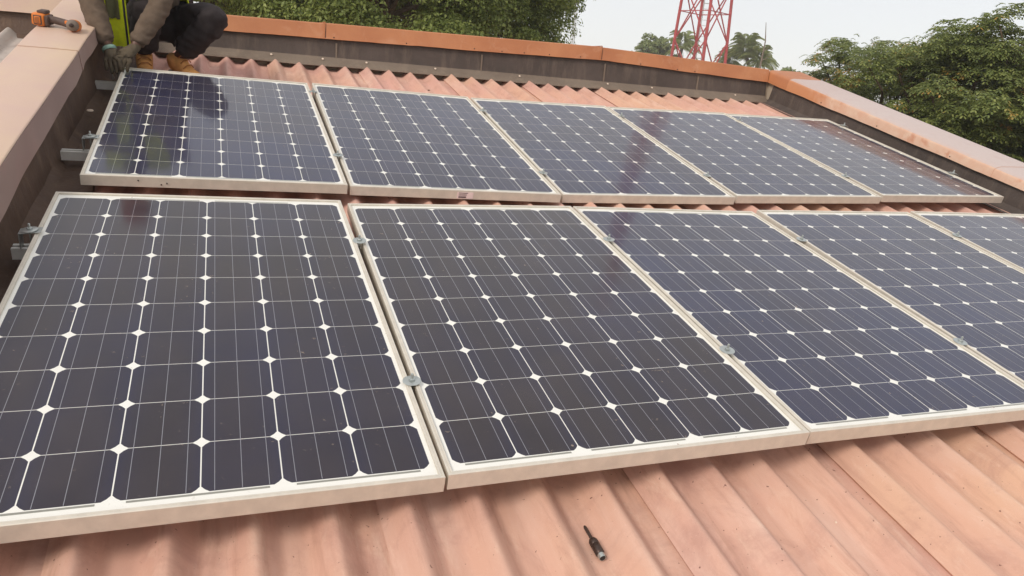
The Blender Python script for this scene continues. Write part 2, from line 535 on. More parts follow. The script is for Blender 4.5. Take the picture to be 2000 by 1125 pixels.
class MB:
    """collects vertices and faces, then becomes one mesh"""

    def __init__(s):
        s.v = []
        s.f = []

    def add(s, vs, fs):
        b = len(s.v)
        s.v += [tuple(x) for x in vs]
        s.f += [tuple(b + i for i in f) for f in fs]
        return s

    def box(s, c, sz, rot=None, bev=0.0):
        hx, hy, hz = sz[0] / 2, sz[1] / 2, sz[2] / 2
        if bev <= 0:
            vs = [V((x, y, z)) for z in (-hz, hz) for x, y in ((-hx, -hy), (hx, -hy), (hx, hy), (-hx, hy))]
            fs = [(3, 2, 1, 0), (4, 5, 6, 7), (0, 1, 5, 4), (1, 2, 6, 5), (2, 3, 7, 6), (3, 0, 4, 7)]
        else:
            b = min(bev, hx * .9, hy * .9, hz * .9)
            bm = bmesh.new()
            bmesh.ops.create_cube(bm, size=1)
            bmesh.ops.scale(bm, vec=(sz[0], sz[1], sz[2]), verts=bm.verts)
            bmesh.ops.bevel(bm, geom=bm.edges[:], offset=b, segments=2, profile=0.5, affect='EDGES')
            bm.verts.index_update()
            vs = [v.co.copy() for v in bm.verts]
            fs = [tuple(v.index for v in f.verts) for f in bm.faces]
            bm.free()
        R = rot.to_3x3() if rot is not None else Matrix.Identity(3)
        c = V(c)
        return s.add([R @ v + c for v in vs], fs)

    def tube(s, pts, rad, n=8, caps=True):
        pts = [V(p) for p in pts]
        if isinstance(rad, (int, float)):
            rad = [rad] * len(pts)
        rings = []
        nrm = None
        for i, p in enumerate(pts):
            d = (pts[min(i + 1, len(pts) - 1)] - pts[max(i - 1, 0)]).normalized()
            if nrm is None:
                nrm = d.orthogonal().normalized()
            else:
                nrm = (nrm - d * nrm.dot(d)).normalized()
            b = d.cross(nrm)
            rings.append([p + (nrm * math.cos(6.28318 * k / n) + b * math.sin(6.28318 * k / n)) * rad[i] for k in range(n)])
        vs = [x for r in rings for x in r]
        fs = []
        for i in range(len(pts) - 1):
            for k in range(n):
                k2 = (k + 1) % n
                fs.append((i * n + k, i * n + k2, (i + 1) * n + k2, (i + 1) * n + k))
        if caps:
            fs.append(tuple(range(n - 1, -1, -1)))
            fs.append(tuple((len(pts) - 1) * n + k for k in range(n)))
        return s.add(vs, fs)

    def bar(s, a, b, w, h=None, up=(0, 0, 1)):
        a, b = V(a), V(b)
        h = h or w
        d = (b - a).normalized()
        x = d.cross(V(up))
        if x.length < 1e-4:
            x = d.cross(V((1, 0, 0)))
        x.normalize()
        y = x.cross(d)
        vs = [p + x * sx * w / 2 + y * sy * h / 2 for p in (a, b) for sx, sy in ((-1, -1), (1, -1), (1, 1), (-1, 1))]
        return s.add(vs, [(3, 2, 1, 0), (4, 5, 6, 7), (0, 1, 5, 4), (1, 2, 6, 5), (2, 3, 7, 6), (3, 0, 4, 7)])

    def prism(s, poly, z0, z1):
        n = len(poly)
        vs = [(x, y, z0) for x, y in poly] + [(x, y, z1) for x, y in poly]
        fs = [tuple(range(n - 1, -1, -1)), tuple(range(n, 2 * n))] + [(i, (i + 1) % n, n + (i + 1) % n, n + i) for i in range(n)]
        return s.add(vs, fs)

    def grid(s, rows):
        """rows: list of equally long point lists"""
        n = len(rows[0])
        return s.add([p for r in rows for p in r], [(i * n + k, i * n + k + 1, (i + 1) * n + k + 1, (i + 1) * n + k) for i in range(len(rows) - 1) for k in range(n - 1)])

    def shell(s, rows, th, nrm_flip=1):
        """a sheet with thickness: rows grid, offset along normals"""
        R, n = len(rows), len(rows[0])
        P = np.array([[tuple(p) for p in r] for r in rows], float)
        du = np.gradient(P, axis=1)
        dv = np.gradient(P, axis=0)
        N = np.cross(du, dv)
        N /= np.linalg.norm(N, axis=2, keepdims=True) + 1e-12
        Q = P - N * th * nrm_flip
        top = P.reshape(-1, 3)
        bot = Q.reshape(-1, 3)
        k = R * n
        fs = []
        for i in range(R - 1):
            for j in range(n - 1):
                a, b, c, d = i * n + j, i * n + j + 1, (i + 1) * n + j + 1, (i + 1) * n + j
                fs.append((a, b, c, d))
                fs.append((k + d, k + c, k + b, k + a))
        rim = [j for j in range(n)] + [i * n + n - 1 for i in range(1, R)] + [(R - 1) * n + j for j in range(n - 2, -1, -1)] + [i * n for i in range(R - 2, 0, -1)]
        for q in range(len(rim)):
            a, b = rim[q], rim[(q + 1) % len(rim)]
            fs.append((b, a, k + a, k + b))
        return s.add(np.vstack([top, bot]).tolist(), fs)

    def lathe(s, prof, n=20, M4=None):
        """prof: (radius, z) list turned around z"""
        vs, fs = [], []
        for r, z in prof:
            for k in range(n):
                a = 6.283185 * k / n
                vs.append(V((r * math.cos(a), r * math.sin(a), z)))
        for i in range(len(prof) - 1):
            for k in range(n):
                k2 = (k + 1) % n
                fs.append((i * n + k, i * n + k2, (i + 1) * n + k2, (i + 1) * n + k))
        fs.append(tuple(range(n - 1, -1, -1)))
        fs.append(tuple((len(prof) - 1) * n + k for k in range(n)))
        if M4 is not None:
            vs = [M4 @ v for v in vs]
        return s.add(vs, fs)

    def mesh(s, name, mat, smooth=False, off=(0, 0, 0)):
        me = bpy.data.meshes.new(name)
        o = V(off)
        me.from_pydata([V(v) - o for v in s.v], [], s.f)
        me.validate()
        bm = bmesh.new()
        bm.from_mesh(me)
        bmesh.ops.recalc_face_normals(bm, faces=bm.faces[:])
        bm.to_mesh(me)
        bm.free()
        if mat:
            me.materials.append(mat)
        if smooth:
            me.polygons.foreach_set('use_smooth', [True] * len(me.polygons))
            try:
                me.set_sharp_from_angle(angle=math.radians(38))
            except Exception:
                pass
        me.update()
        return me

    def part(s, name, mat, parent, smooth=False, off=(0, 0, 0)):
        return child(name, s.mesh(name, mat, smooth, off), parent)


def np_mesh(name, verts, quads, mat):
    me = bpy.data.meshes.new(name)
    n, k = len(verts), len(quads)
    me.vertices.add(n)
    me.vertices.foreach_set('co', np.ascontiguousarray(verts, np.float32).ravel())
    w = quads.shape[1]
    me.loops.add(k * w)
    me.polygons.add(k)
    me.polygons.foreach_set('loop_start', np.arange(0, k * w, w, dtype=np.int32))
    me.loops.foreach_set('vertex_index', np.ascontiguousarray(quads, np.int32).ravel())
    me.update(calc_edges=True)
    me.materials.append(mat)
    return me


def nz(x, y=0.0, z=0.0):
    return mnoise.noise(V((x, y, z)))


# ---------------------------------------------------------------- ground, building
GZ = -5.0
mb = MB()
mb.grid([[(x, y, GZ) for x in (-900, -60, 60, 900)] for y in (-900, -60, 60, 900)])
struct('ground', False, mb.mesh('ground', M['ground']))

bld = thing('building', 'plastered building block carrying the corrugated roof and its parapets', 'building', (0, 0, GZ), None, False)
X0, X1, Y0, Y1 = -3.4, 5.02, -3.6, 3.82
zt = lambda y: y * math.tan(SLOPE) - 0.30
mb = MB()
mb.add([(X0, Y0, 0), (X1, Y0, 0), (X1, Y1, 0), (X0, Y1, 0), (X0, Y0, zt(Y0) - GZ), (X1, Y0, zt(Y0) - GZ), (X1, Y1, zt(Y1) - GZ), (X0, Y1, zt(Y1) - GZ)],
       [(3, 2, 1, 0), (4, 5, 6, 7), (0, 1, 5, 4), (1, 2, 6, 5), (2, 3, 7, 6), (3, 0, 4, 7)])
mb.part('wall', M['plaster'], bld)

# ---------------------------------------------------------------- corrugated roof
PITCH, CREST, DEPTH = 0.1632, -0.088, 0.050
skew = lambda v: 0.0107 * (3.57 - v)


def roof_w(u, v):
    ph = (u - 0.367 - skew(v)) / PITCH
    a = abs(ph - math.floor(ph + 0.5))                    # 0 on the ridge, 0.5 mid trough
    d = 0.0
    for k in range(-3, 4):                                # straight flanks, narrow rounded ridge, flat trough
        d += min(1.0, max(0.0, (abs(a + k * 0.018) - 0.045) / 0.28))
    return CREST - DEPTH * d / 7


def sheet_mesh(u0, v0, v1, seed, mat, waves=4, lift=0.0):
    n = 20 * waves + 10
    rows = []
    for i in range(11):
        v = v0 + (v1 - v0) * i / 10
        r = []
        for k in range(n + 1):
            u = u0 + PITCH * k / 20 + skew(v)
            t = k / n
            z = roof_w(u, v) + lift
            z += 0.011 * max(0.0, 1 - t * 2.2)                   # left edge rides over the neighbour
            z += 0.0022 * nz(u * 2.2 + seed * 3.1, v * 1.3, seed)
            uu = u + (0.004 * nz(v * 1.8, seed) if k == 0 else 0)
            r.append((uu, v, z))
        rows.append(r)
    mb = MB()
    mb.shell(rows, 0.006)
    return mb.mesh('roof_sheet', mat, True)


roof = struct('roof')
j0 = 0.367 - 0.058
sd_ = 0
for j in range(-2, 7):
    u0 = j0 + j * 4 * PITCH
    for v0, v1, lf in ((-2.9, 0.25, 0.0), (0.12, 3.66, 0.007)):
        sd_ += 1
        if j == -2:
            me = sheet_mesh(u0 + 3 * PITCH, v0, v1, sd_, M['roof'], 1, lf)
        else:
            me = sheet_mesh(u0, v0, v1, sd_, M['roof'], 4, lf)
        child('roof_sheet', me, roof)

roof2 = struct('roof')
for j in range(4):
    me = sheet_mesh(-0.97 - (j + 1) * 4 * PITCH + 0.03, -2.9, 3.66, 40 + j, M['roof_grey'], 4, 0.06)
    child('roof_sheet', me, roof2)

# ---------------------------------------------------------------- parapets
def wpt(x, y, z):
    """world point -> roof frame"""
    return RM.inverted() @ V((x, y, z))


def interp(tab, x):
    if x <= tab[0][0]:
        return tab[0][1]
    for (a, fa), (b, fb) in zip(tab, tab[1:]):
        if x <= b:
            return fa + (fb - fa) * (x - a) / (b - a)
    return tab[-1][1]


def coping_piece(sec, s0, s1, n, th=0.003):
    """sec(s) -> list of 3-d points across the coping"""
    rows = []
    for i in range(n + 1):
        rows.append(sec(s0 + (s1 - s0) * i / n))
    mb = MB()
    mb.shell(rows, th)
    return mb


def screw_on(parent, p, nrm, mat, r=0.006, name='screw', off=(0, 0, 0)):
    q = V(nrm).to_track_quat('Z', 'Y').to_matrix().to_4x4()
    mb = MB()
    mb.lathe([(r, 0), (r, 0.002), (r * .6, 0.0035)], 10, Matrix.Translation(V(p)) @ q)
    return mb.part(name, mat, parent, True, off)


# --- the wall across the far end (level)
FY = 3.591
fb = [(-3.2, 0.815), (0.085, 0.841), (2.18, 0.876), (2.97, 0.896), (3.8, 0.868), (4.66, 0.848), (5.2, 0.846)]
ft = [(-3.2, 0.915), (0.1, 0.943), (2.17, 0.979), (2.97, 0.993), (3.8, 0.976), (4.67, 0.955), (5.2, 0.953)]
far = thing('parapet_wall', 'long low parapet across the far end of the roof with orange coping', 'parapet', (0, FY, 0.6), None, False)
fo = (0, FY, 0.6)
mb = MB()
rows = []
for i in range(40):
    x = -3.3 + 8.32 * i / 39
    rows.append([(x, FY + 0.03, GZ + 5.2), (x, FY + 0.03, interp(fb, x) + 0.075), (x, FY + 0.235, interp(fb, x) + 0.075), (x, FY + 0.235, GZ + 5.2)])
mb.grid(rows)
mb.part('wall', M['plaster'], far, False, fo)


def far_sec(dz):
    def f(x):
        b, t = interp(fb, x), interp(ft, x)
        wv = 0.004 * nz(x * 3.1, 2.2) + 0.0018 * nz(x * 13, 5.1)
        y = FY - dz
        return [(x, y - 0.004, b + wv - 0.002), (x, y + 0.001, b + wv + 0.006), (x, y + 0.002, t - 0.004 + dz), (x, y + 0.004, t - 0.001 + dz), (x, y + 0.008, t + 0.001 + dz),
                (x, FY + 0.255, t + 0.014 + dz), (x, FY + 0.264, t + 0.006 + dz), (x, FY + 0.266, t - 0.08)]
    return f


for k, (a, b, mname) in enumerate(((-3.25, -1.35, 'cope_pale'), (-1.37, -0.36, 'cope_pale'), (-0.38, 0.72, 'cope_orange'), (0.70, 2.975, 'cope_orange'), (2.955, 4.695, 'cope_orange'))):
    mb = coping_piece(far_sec(0.0025 if k % 2 else 0.0), a, b, max(10, int((b - a) * 22)))
    cp = mb.part('coping', M[mname], far, True, fo)
    if mname == 'cope_pale':
        cp['label'] = 'faded pink length of coping'
for x in (-0.37, 0.712, 2.966):
    b, tt = interp(fb, x), interp(ft, x)
    mb = MB()
    mb.box((x, FY - 0.005, (b + tt) / 2 + 0.003), (0.012, 0.006, tt - b + 0.012), Matrix.Rotation(0.05, 4, 'Y'), 0.002)
    mb.box((x, FY + 0.12, tt + 0.012), (0.012, 0.25, 0.006), None, 0.002)
    mb.part('joint_strip', M['cope_orange'], far, False, fo)
    mb = MB()
    mb.box((x + 0.0085, FY - 0.0038, (b + tt) / 2), (0.004, 0.003, tt - b - 0.004))
    mb.part('joint_gap', M['dark_steel'], far, False, fo)
# dark wall face with a kicked-out apron over the ridges of the sheets
rows = []
arows = []
for i in range(140):
    x = -0.66 + 5.36 * i / 139
    b = interp(fb, x)
    w1 = 0.004 * nz(x * 2.1, 7.7)
    rows.append([(x, FY + 0.022, b + 0.03), (x, FY + 0.012 + w1, b - 0.06), (x, FY + 0.008 + w1, 0.735), (x, FY + 0.004, 0.712)])
    sagw = 0.007 * nz(x * 2.7, 1.3) + 0.004 * nz(x * 7.7, 3.3)
    yb = FY - 0.062
    zb = (RM @ V((0, 3.585, CREST))).z + 0.012 + sagw
    arows.append([(x, FY + 0.006, 0.724), (x, FY - 0.006, 0.706), (x, FY - 0.03, 0.692 + sagw * .5), (x, yb, zb), (x, yb - 0.004, zb - 0.012)])
mb = MB()
mb.shell(rows, 0.004)
mb.part('membrane', M['memb'], far, True, fo)
mb = MB()
mb.shell(arows, 0.004)
mb.part('apron', M['memb_skirt'], far, True, fo)
mb = MB()
for sx in (0.80, 1.93, 3.02, 3.95):
    bz = interp(fb, sx)
    mb.box((sx, FY + 0.0065, (bz + 0.72) / 2 - 0.012), (0.012, 0.006, bz - 0.75), None)
mb.part('membrane_seam', M['memb_skirt'], far, False, fo)
for x in (0.34, 0.70, 1.02, 1.55, 2.25, 3.05, 3.48, 4.35):
    screw_on(far, (x, FY - 0.02, 0.708), (0, -0.7, 0.7), M['stone'], 0.008, 'nail_cap', fo)
for x in (0.78, 1.32, 1.86, 2.09, 2.28, 2.5, 2.78, 3.35, 3.72, 3.9):
    screw_on(far, (x, FY - 0.003, interp(fb, x) + 0.012 + 0.006 * nz(x * 9)), (0, -1, 0), M['dark_steel'], 0.005, 'screw', fo)

# --- the wall down the right side (follows the slope)
UR = 4.70
rt = thing('parapet_wall', 'sloping parapet on the right of the roof with pale pink coping', 'parapet', (UR, 0, 0))
ro = (UR, 0, 0)
rb = lambda v: 0.056 + 0.0072 * v
rtop = lambda v: 0.10 + 0.022 * v
mb = MB()
rows = []
for i in range(20):
    v = -3.2 + 7.0 * i / 19
    rows.append([(UR + 0.03, v, -0.4), (UR + 0.03, v, rb(v) + 0.05), (UR + 0.33, v, rb(v) + 0.05), (UR + 0.33, v, -0.4)])
mb.grid(rows)
mb.part('wall', M['plaster'], rt, False, ro)


def right_sec(dz):
    def f(v):
        wv = 0.004 * nz(v * 3.3, 9.1) + 0.0015 * nz(v * 14, 4.2)
        u = UR - dz + 0.004 * nz(v * 1.7, 6.6)
        t = rtop(v)
        return [(u - 0.003, v, rb(v) + wv - 0.003), (u, v, rb(v) + wv + 0.005), (u + 0.004, v, t - 0.022 + dz), (u + 0.012, v, t - 0.010 + dz), (u + 0.03, v, t - 0.002 + dz), (u + 0.055, v, t + 0.003 + dz),
                (u + 0.365, v, t + 0.012 + dz), (u + 0.378, v, t + 0.002 + dz), (u + 0.38, v, t - 0.08)]
    return f


for k, (a, b) in enumerate(((-3.0, 1.28), (1.26, 3.42), (3.40, 3.735))):
    mb = coping_piece(right_sec(0.0025 if k % 2 else 0.0), a, b, max(8, int((b - a) * 16)))
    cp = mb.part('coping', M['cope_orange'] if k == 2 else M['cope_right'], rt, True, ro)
    if k == 2:
        cp['label'] = 'short orange coping piece at the corner'
rows = []
for i in range(90):
    v = -3.0 + 6.62 * i / 89
    a1, a2, a3 = (0.006 * nz(v * 2.3, q, 1.1) for q in (1.0, 4.0, 8.0))
    rows.append([(UR + 0.022, v, rb(v) + 0.03), (UR + 0.014 + a1, v, 0.02), (UR + 0.006 + a2, v, -0.055), (UR - 0.02 + a2, v, -0.078 + a3), (UR - 0.062 + a3, v, -0.083 + a1 * .5), (UR - 0.105 + a2 * 2, v, -0.083 + a2 * .4)])
mb = MB()
mb.shell(rows, 0.004, -1)
mb.part('membrane', M['memb'], rt, True, ro)
for v in (0.3, 0.95, 1.6, 2.3, 2.95):
    screw_on(rt, (UR - 0.001, v, rb(v) + 0.014), (-1, 0, 0), M['dark_steel'], 0.005, 'screw', ro)

# --- the wall down the left side
UL = -0.62
lf = thing('parapet_wall', 'sloping parapet on the left with broad pale pink coping and brown membrane', 'parapet', (UL, 0, 0))
lo = (UL, 0, 0)
ltop = lambda v: 0.170 + 0.022 * v
lbt = [(-3.0, 0.03), (-1.0, 0.045), (0.454, 0.056), (0.75, 0.078), (1.108, 0.098), (1.40, 0.100), (1.62, 0.118), (1.80, 0.112), (1.98, 0.124), (2.10, 0.150), (2.30, 0.142), (2.60, 0.158), (3.6, 0.165)]
mb = MB()
rows = []
for i in range(20):
    v = -3.2 + 6.85 * i / 19
    rows.append([(UL - 0.035, v, -0.4), (UL - 0.035, v, ltop(v) - 0.012), (UL - 0.225, v, ltop(v) - 0.012), (UL - 0.225, v, -0.4)])
mb.grid(rows)
mb.part('wall', M['plaster'], lf, False, lo)


def left_sec(dz, low=False):
    def f(v):
        u = UL + dz + 0.004 * nz(v * 2.0, 3.9)
        t = ltop(v) + 0.003 * nz(v * 1.9, 8.2)
        b = interp(lbt, v) + 0.004 * nz(v * 6.5, 1.7)
        flare = 0.010 + 0.006 * nz(v * 3.0, 11.3)
        if low:
            return [(u + flare, v, b), (u + 0.004, v, (b + t) / 2), (u + 0.0005, v, t - 0.0035 + dz)]
        return [(u, v, t - 0.003 + dz), (u - 0.0015, v, t - 0.0008 + dz), (u - 0.004, v, t + dz),
                (u - 0.13, v, t + dz + 0.002 + 0.004 * nz(v * 2.5, 4.4)), (u - 0.244, v, t + dz + 0.001), (u - 0.252, v, t + dz - 0.006), (u - 0.254, v, t - 0.075)]
    return f


for k, (a, b) in enumerate(((-3.0, -0.35), (-0.37, 2.035), (2.02, 3.60))):
    mb = coping_piece(left_sec(0.0035 * k), a, b, max(10, int((b - a) * 26)))
    cp = mb.part('coping', M['cope_pale'], lf, True, lo)
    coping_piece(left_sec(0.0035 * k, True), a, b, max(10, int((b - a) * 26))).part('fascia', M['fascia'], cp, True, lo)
rows = []
for i in range(120):
    v = -3.0 + 6.60 * i / 119
    r = []
    sec = [(UL - 0.028, interp(lbt, v) + 0.03), (UL - 0.024, 0.05), (UL - 0.016, -0.03), (UL - 0.002, -0.085), (UL + 0.035, -0.112), (UL + 0.085, -0.108), (UL + 0.13, -0.094), (UL + 0.168 + 0.014 * nz(v * 5, 2.2), -0.083)]
    for q, (u, w) in enumerate(sec):
        am = 0.0 if q == 0 else 0.011
        r.append((u + am * nz(v * 3.0, q * 1.7, 2.0), v, w + (am * .7 * nz(v * 4.3, q * 2.1, 7.0) if q < 6 else 0.003 * nz(v * 9, q))))
    rows.append(r)
mb = MB()
mb.shell(rows, 0.004, 1)
mb.part('membrane', M['memb_brown'], lf, True, lo)
# outer face of the same wall, tarred, seen past its top towards the neighbouring roof
rows = []
for i in range(30):
    v = -3.0 + 6.55 * i / 29
    rows.append([(UL - 0.232, v, ltop(v) - 0.05), (UL - 0.236, v, 0.02), (UL - 0.26, v, -0.03)])
mb = MB()
mb.shell(rows, 0.003, 1)
mb.part('outer_membrane', M['memb_brown'], lf, True, lo)
rows = []
for i in range(40):
    x = -3.25 + 2.37 * i / 39
    rows.append([(x, FY + 0.024, interp(fb, x) + 0.03), (x, FY + 0.014, 0.74), (x, FY + 0.004, 0.70), (x, FY - 0.06, 0.672 + 0.006 * nz(x * 5)), (x, FY - 0.064, 0.66)])
mb = MB()
mb.shell(rows, 0.003)
mb.part('membrane', M['memb_brown'], far, True, fo)
for k, (v, w) in enumerate(((2.57, 0.185), (2.50, 0.178))):
    pass
mb = MB()
mb.grid([[(UL + 0.0105 - 0.003 * j, 2.38 + 0.30 * i / 8 + 0.02 * nz(i * .9, j), 0.150 + 0.006 * i / 8 + 0.042 * j / 3 + 0.012 * nz(i * .7, 3.0)) for j in range(4)] for i in range(9)])
yp = mb.part('paint_mark', M['yellow_paint'], lf, True, lo)
yp['label'] = 'yellow paint mark on the fascia'
mb = MB()
mb.lathe([(0.016, 0), (0.014, 0.004), (0.004, 0.006)], 10, Matrix.Translation((UL + 0.03, 2.02, -0.065)))
mb.part('nail_cap', M['stone'], lf, True, lo)

# ---------------------------------------------------------------- mounting rails
def rail_mesh(L):
    # slotted aluminium channel, open along the top
    prof = [(-0.019, 0), (0.019, 0), (0.019, 0.038), (0.006, 0.038), (0.006, 0.034), (0.015, 0.034), (0.015, 0.004), (-0.015, 0.004), (-0.015, 0.034), (-0.006, 0.034), (-0.006, 0.038), (-0.019, 0.038)]
    n = len(prof)
    vs = [(0, y, z) for y, z in prof] + [(L, y, z) for y, z in prof]
    fs = [(i, (i + 1) % n, n + (i + 1) % n, n + i) for i in range(n)]
    quads = [(0, 1, 6, 7), (1, 2, 5, 6), (2, 3, 4, 5), (0, 7, 8, 11), (8, 9, 10, 11)]
    fs += [tuple(reversed(q)) for q in quads] + [tuple(n + i for i in q) for q in quads]
    return MB().add(vs, fs).mesh('mounting_rail', M['rail'])


RAILS = [(-0.607, 1.352, 5.27, 'aluminium rail under the far panel row, the longer end showing at its left'),
         (-0.651, 2.520, 5.30, 'aluminium rail under the top edge of the far panel row by the worker'),
         (-0.592, 0.412, 5.22, 'aluminium rail under the near panel row, short stub showing at its left'),
         (-0.560, -0.495, 5.20, 'aluminium rail crossing low under the near panel row')]
for u, v, L, lab in RAILS:
    m = rail_mesh(L)
    o = link(bpy.data.objects.new('mounting_rail', m))
    o.matrix_world = RM @ Matrix.Translation((u, v, -0.0825))
    tag(o, lab, 'rail', 'panel mounting rails')

# ---------------------------------------------------------------- solar panels
PW, PH, PT = 0.99, 1.65, 0.042


def frame_bar(L):
    # outer wall with a grooved lip, mitred at both ends; x along the bar, y inwards from the outer edge
    pr = [(0, -PT), (0, -0.0014), (0.0014, 0), (0.0050, 0), (0.0056, -0.0009), (0.0064, -0.0009), (0.0070, 0), (0.0108, 0), (0.0118, -0.0010), (0.0118, -0.0062), (0.0030, -0.0064), (0.0030, -PT)]
    n = len(pr)
    vs = [(y, y, z) for y, z in pr] + [(L - y, y, z) for y, z in pr]
    fs = [(i, (i + 1) % n, n + (i + 1) % n, n + i) for i in range(n)]
    fs += [tuple(range(n - 1, -1, -1)), tuple(range(n, 2 * n))]
    return MB().add(vs, fs).mesh('frame_bar', M['frame'])


me_long, me_short = frame_bar(PH), frame_bar(PW)
R4 = lambda a: Matrix.Rotation(a, 4, 'Z')
CS, CH = 0.1553, 0.0158      # cell size and corner cut
PX, PY = 0.1580, 0.1571      # cell pitch
hp = CS / 2
poly = []
for sx, sy in ((1, 1), (-1, 1), (-1, -1), (1, -1)):
    a = (sx * (hp - CH), sy * hp)
    b = (sx * hp, sy * (hp - CH))
    m_ = (sx * (hp - CH * 0.44), sy * (hp - CH * 0.44))
    poly += [b, m_, a] if sx * sy > 0 else [a, m_, b]
me_cell = MB().prism(poly, 0, 0.0004).mesh('cell', M['cell'])
me_cell_b = MB().prism(poly, 0, 0.0004).mesh('cell', M['cell_brown'])
me_bus = MB().box((0, 0, 0), (0.0012, 10 * PY - 0.006, 0.0003)).mesh('busbar', M['ribbon'])
me_int = MB().box((0, 0, 0), (PX + 2 * 0.0525, 0.0052, 0.0004)).mesh('interconnect', M['inter'])
me_back = MB().box((0, 0, 0), (PW - 0.008, PH - 0.008, 0.0006)).mesh('backsheet', M['back'])
me_glass = MB().add([(-PW / 2 + .009, -PH / 2 + .009, 0), (PW / 2 - .009, -PH / 2 + .009, 0), (PW / 2 - .009, PH / 2 - .009, 0), (-PW / 2 + .009, PH / 2 - .009, 0)], [(0, 1, 2, 3)]).mesh('cover_glass', M['glass'])

PAN = [
    (0.0113, 1.7534, 0.0137, 0.0144, -0.0148, 0.0131, 'first solar panel of the far row, beside the left parapet, reflecting the worker'),
    (1.0227, 1.7789, 0.0046, -0.0062, -0.0139, 0.0188, 'second solar panel of the far row, with a small label on its front edge'),
    (2.0388, 1.8073, -0.0009, -0.0170, 0.0135, 0.0190, 'third, middle solar panel of the far row, dark tower reflection across it'),
    (3.0572, 1.8271, -0.0028, -0.0051, 0.0221, 0.0138, 'fourth solar panel of the far row, next to the one by the right parapet'),
    (4.0733, 1.8495, 0.0063, 0.0089, 0.0141, 0.0064, 'last solar panel of the far row, against the right parapet, glaring with its reflection'),
    (-0.0196, -0.0642, 0.0110, 0.0093, -0.0130, -0.0112, 'nearest solar panel at the left of the near row, biggest in view, smeared glass'),
    (0.9887, -0.0569, -0.0019, 0.0024, 0.0108, -0.0209, 'second solar panel of the near row, right of the biggest one'),
    (2.0009, -0.0409, -0.0004, -0.0068, -0.0059, -0.0164, 'third, middle solar panel of the near row, its corner cut by the right picture edge'),
    (3.0120, -0.0450, -0.0100, -0.0013, 0.0120, -0.0100, 'fourth solar panel of the near row, partly out of frame at the right'),
    (4.0250, -0.0560, -0.0030, 0.0015, -0.0008, 0.0013, 'last solar panel of the near row, only its top corner in view at the right'),
]
panel_mats = []
for i, (u, v, rz, w, tx, ty, lab) in enumerate(PAN):
    X = V((math.cos(rz), math.sin(rz), tx)).normalized()
    Y = V((-math.sin(rz), math.cos(rz), ty))
    Z = X.cross(Y).normalized()
    Y = Z.cross(X).normalized()
    m = Matrix(((X.x, Y.x, Z.x, u), (X.y, Y.y, Z.y, v), (X.z, Y.z, Z.z, w), (0, 0, 0, 1)))
    panel_mats.append(m)
    p = link(bpy.data.objects.new('solar_panel', None))
    p.matrix_world = RM @ m
    tag(p, lab, 'solar panel', 'solar panels on the roof')
    child('frame_bar', me_short, p, (-PW / 2, -PH / 2, 0))
    child('frame_bar', me_short, p, (PW / 2, PH / 2, 0), R4(math.pi))
    child('frame_bar', me_long, p, (PW / 2, -PH / 2, 0), R4(math.pi / 2))
    child('frame_bar', me_long, p, (-PW / 2, PH / 2, 0), R4(-math.pi / 2))
    child('backsheet', me_back, p, (0, 0, -0.0068))
    child('cover_glass', me_glass, p, (0, 0, -0.0030))
    for cx in range(6):
        for cy in range(10):
            child('cell', me_cell_b if i in (5, 6) else me_cell, p, ((cx - 2.5) * PX, (cy - 4.5) * PY, -0.00676))
        for b in (-1, 0, 1):
            child('busbar', me_bus, p, ((cx - 2.5) * PX + b * 0.0525, 0, -0.0062))
    for cx in (-2, 0, 2):
        child('interconnect', me_int, p, (cx * PX, -PY * 5 - 0.0052, -0.0060))
    for cx in (-1, 1):
        child('interconnect', me_int, p, (cx * PX, PY * 5 + 0.0052, -0.0060))
    if i == 1:   # printed sticker on the front edge
        mb = MB().box((0.02, -PH / 2 - 0.0006, -0.0235), (0.076, 0.001, 0.030))
        st = mb.part('label_sticker', M['label'], p)
        mb = MB()
        mb.box((0.010, -PH / 2 - 0.0014, -0.0125), (0.044, 0.0008, 0.0028))
        mb.box((0.008, -PH / 2 - 0.0014, -0.0190), (0.038, 0.0008, 0.0016))
        mb.box((0.008, -PH / 2 - 0.0014, -0.0235), (0.038, 0.0008, 0.0016))
        mb.box((0.007, -PH / 2 - 0.0014, -0.0320), (0.036, 0.0008, 0.0070))
        mb.part('print', M['ink'], st)
    if i in (0,):
        for q, (a, b) in enumerate(((-0.30, -0.016), (-0.22, -0.030), (-0.20, -0.024))):
            screw_on(p, (a, -PH / 2, b), (0, -1, 0), M['dark_steel'], 0.003, 'rivet_hole')

# ---------------------------------------------------------------- bolts and clamps
me_washer = MB().lathe([(0.0225, 0), (0.0240, 0.0008), (0.0240, 0.0020), (0.0225, 0.0026)], 28).mesh('washer', M['zinc'], True)
me_nut = MB().lathe([(0.0078, 0), (0.0086, 0.001), (0.0086, 0.0058), (0.0074, 0.0068)], 6).mesh('nut', M['zinc'])
me_bolt = MB().lathe([(0.0038, -0.068), (0.0038, 0.0185), (0.0030, 0.0200)], 12).mesh('bolt', M['zinc'], True)

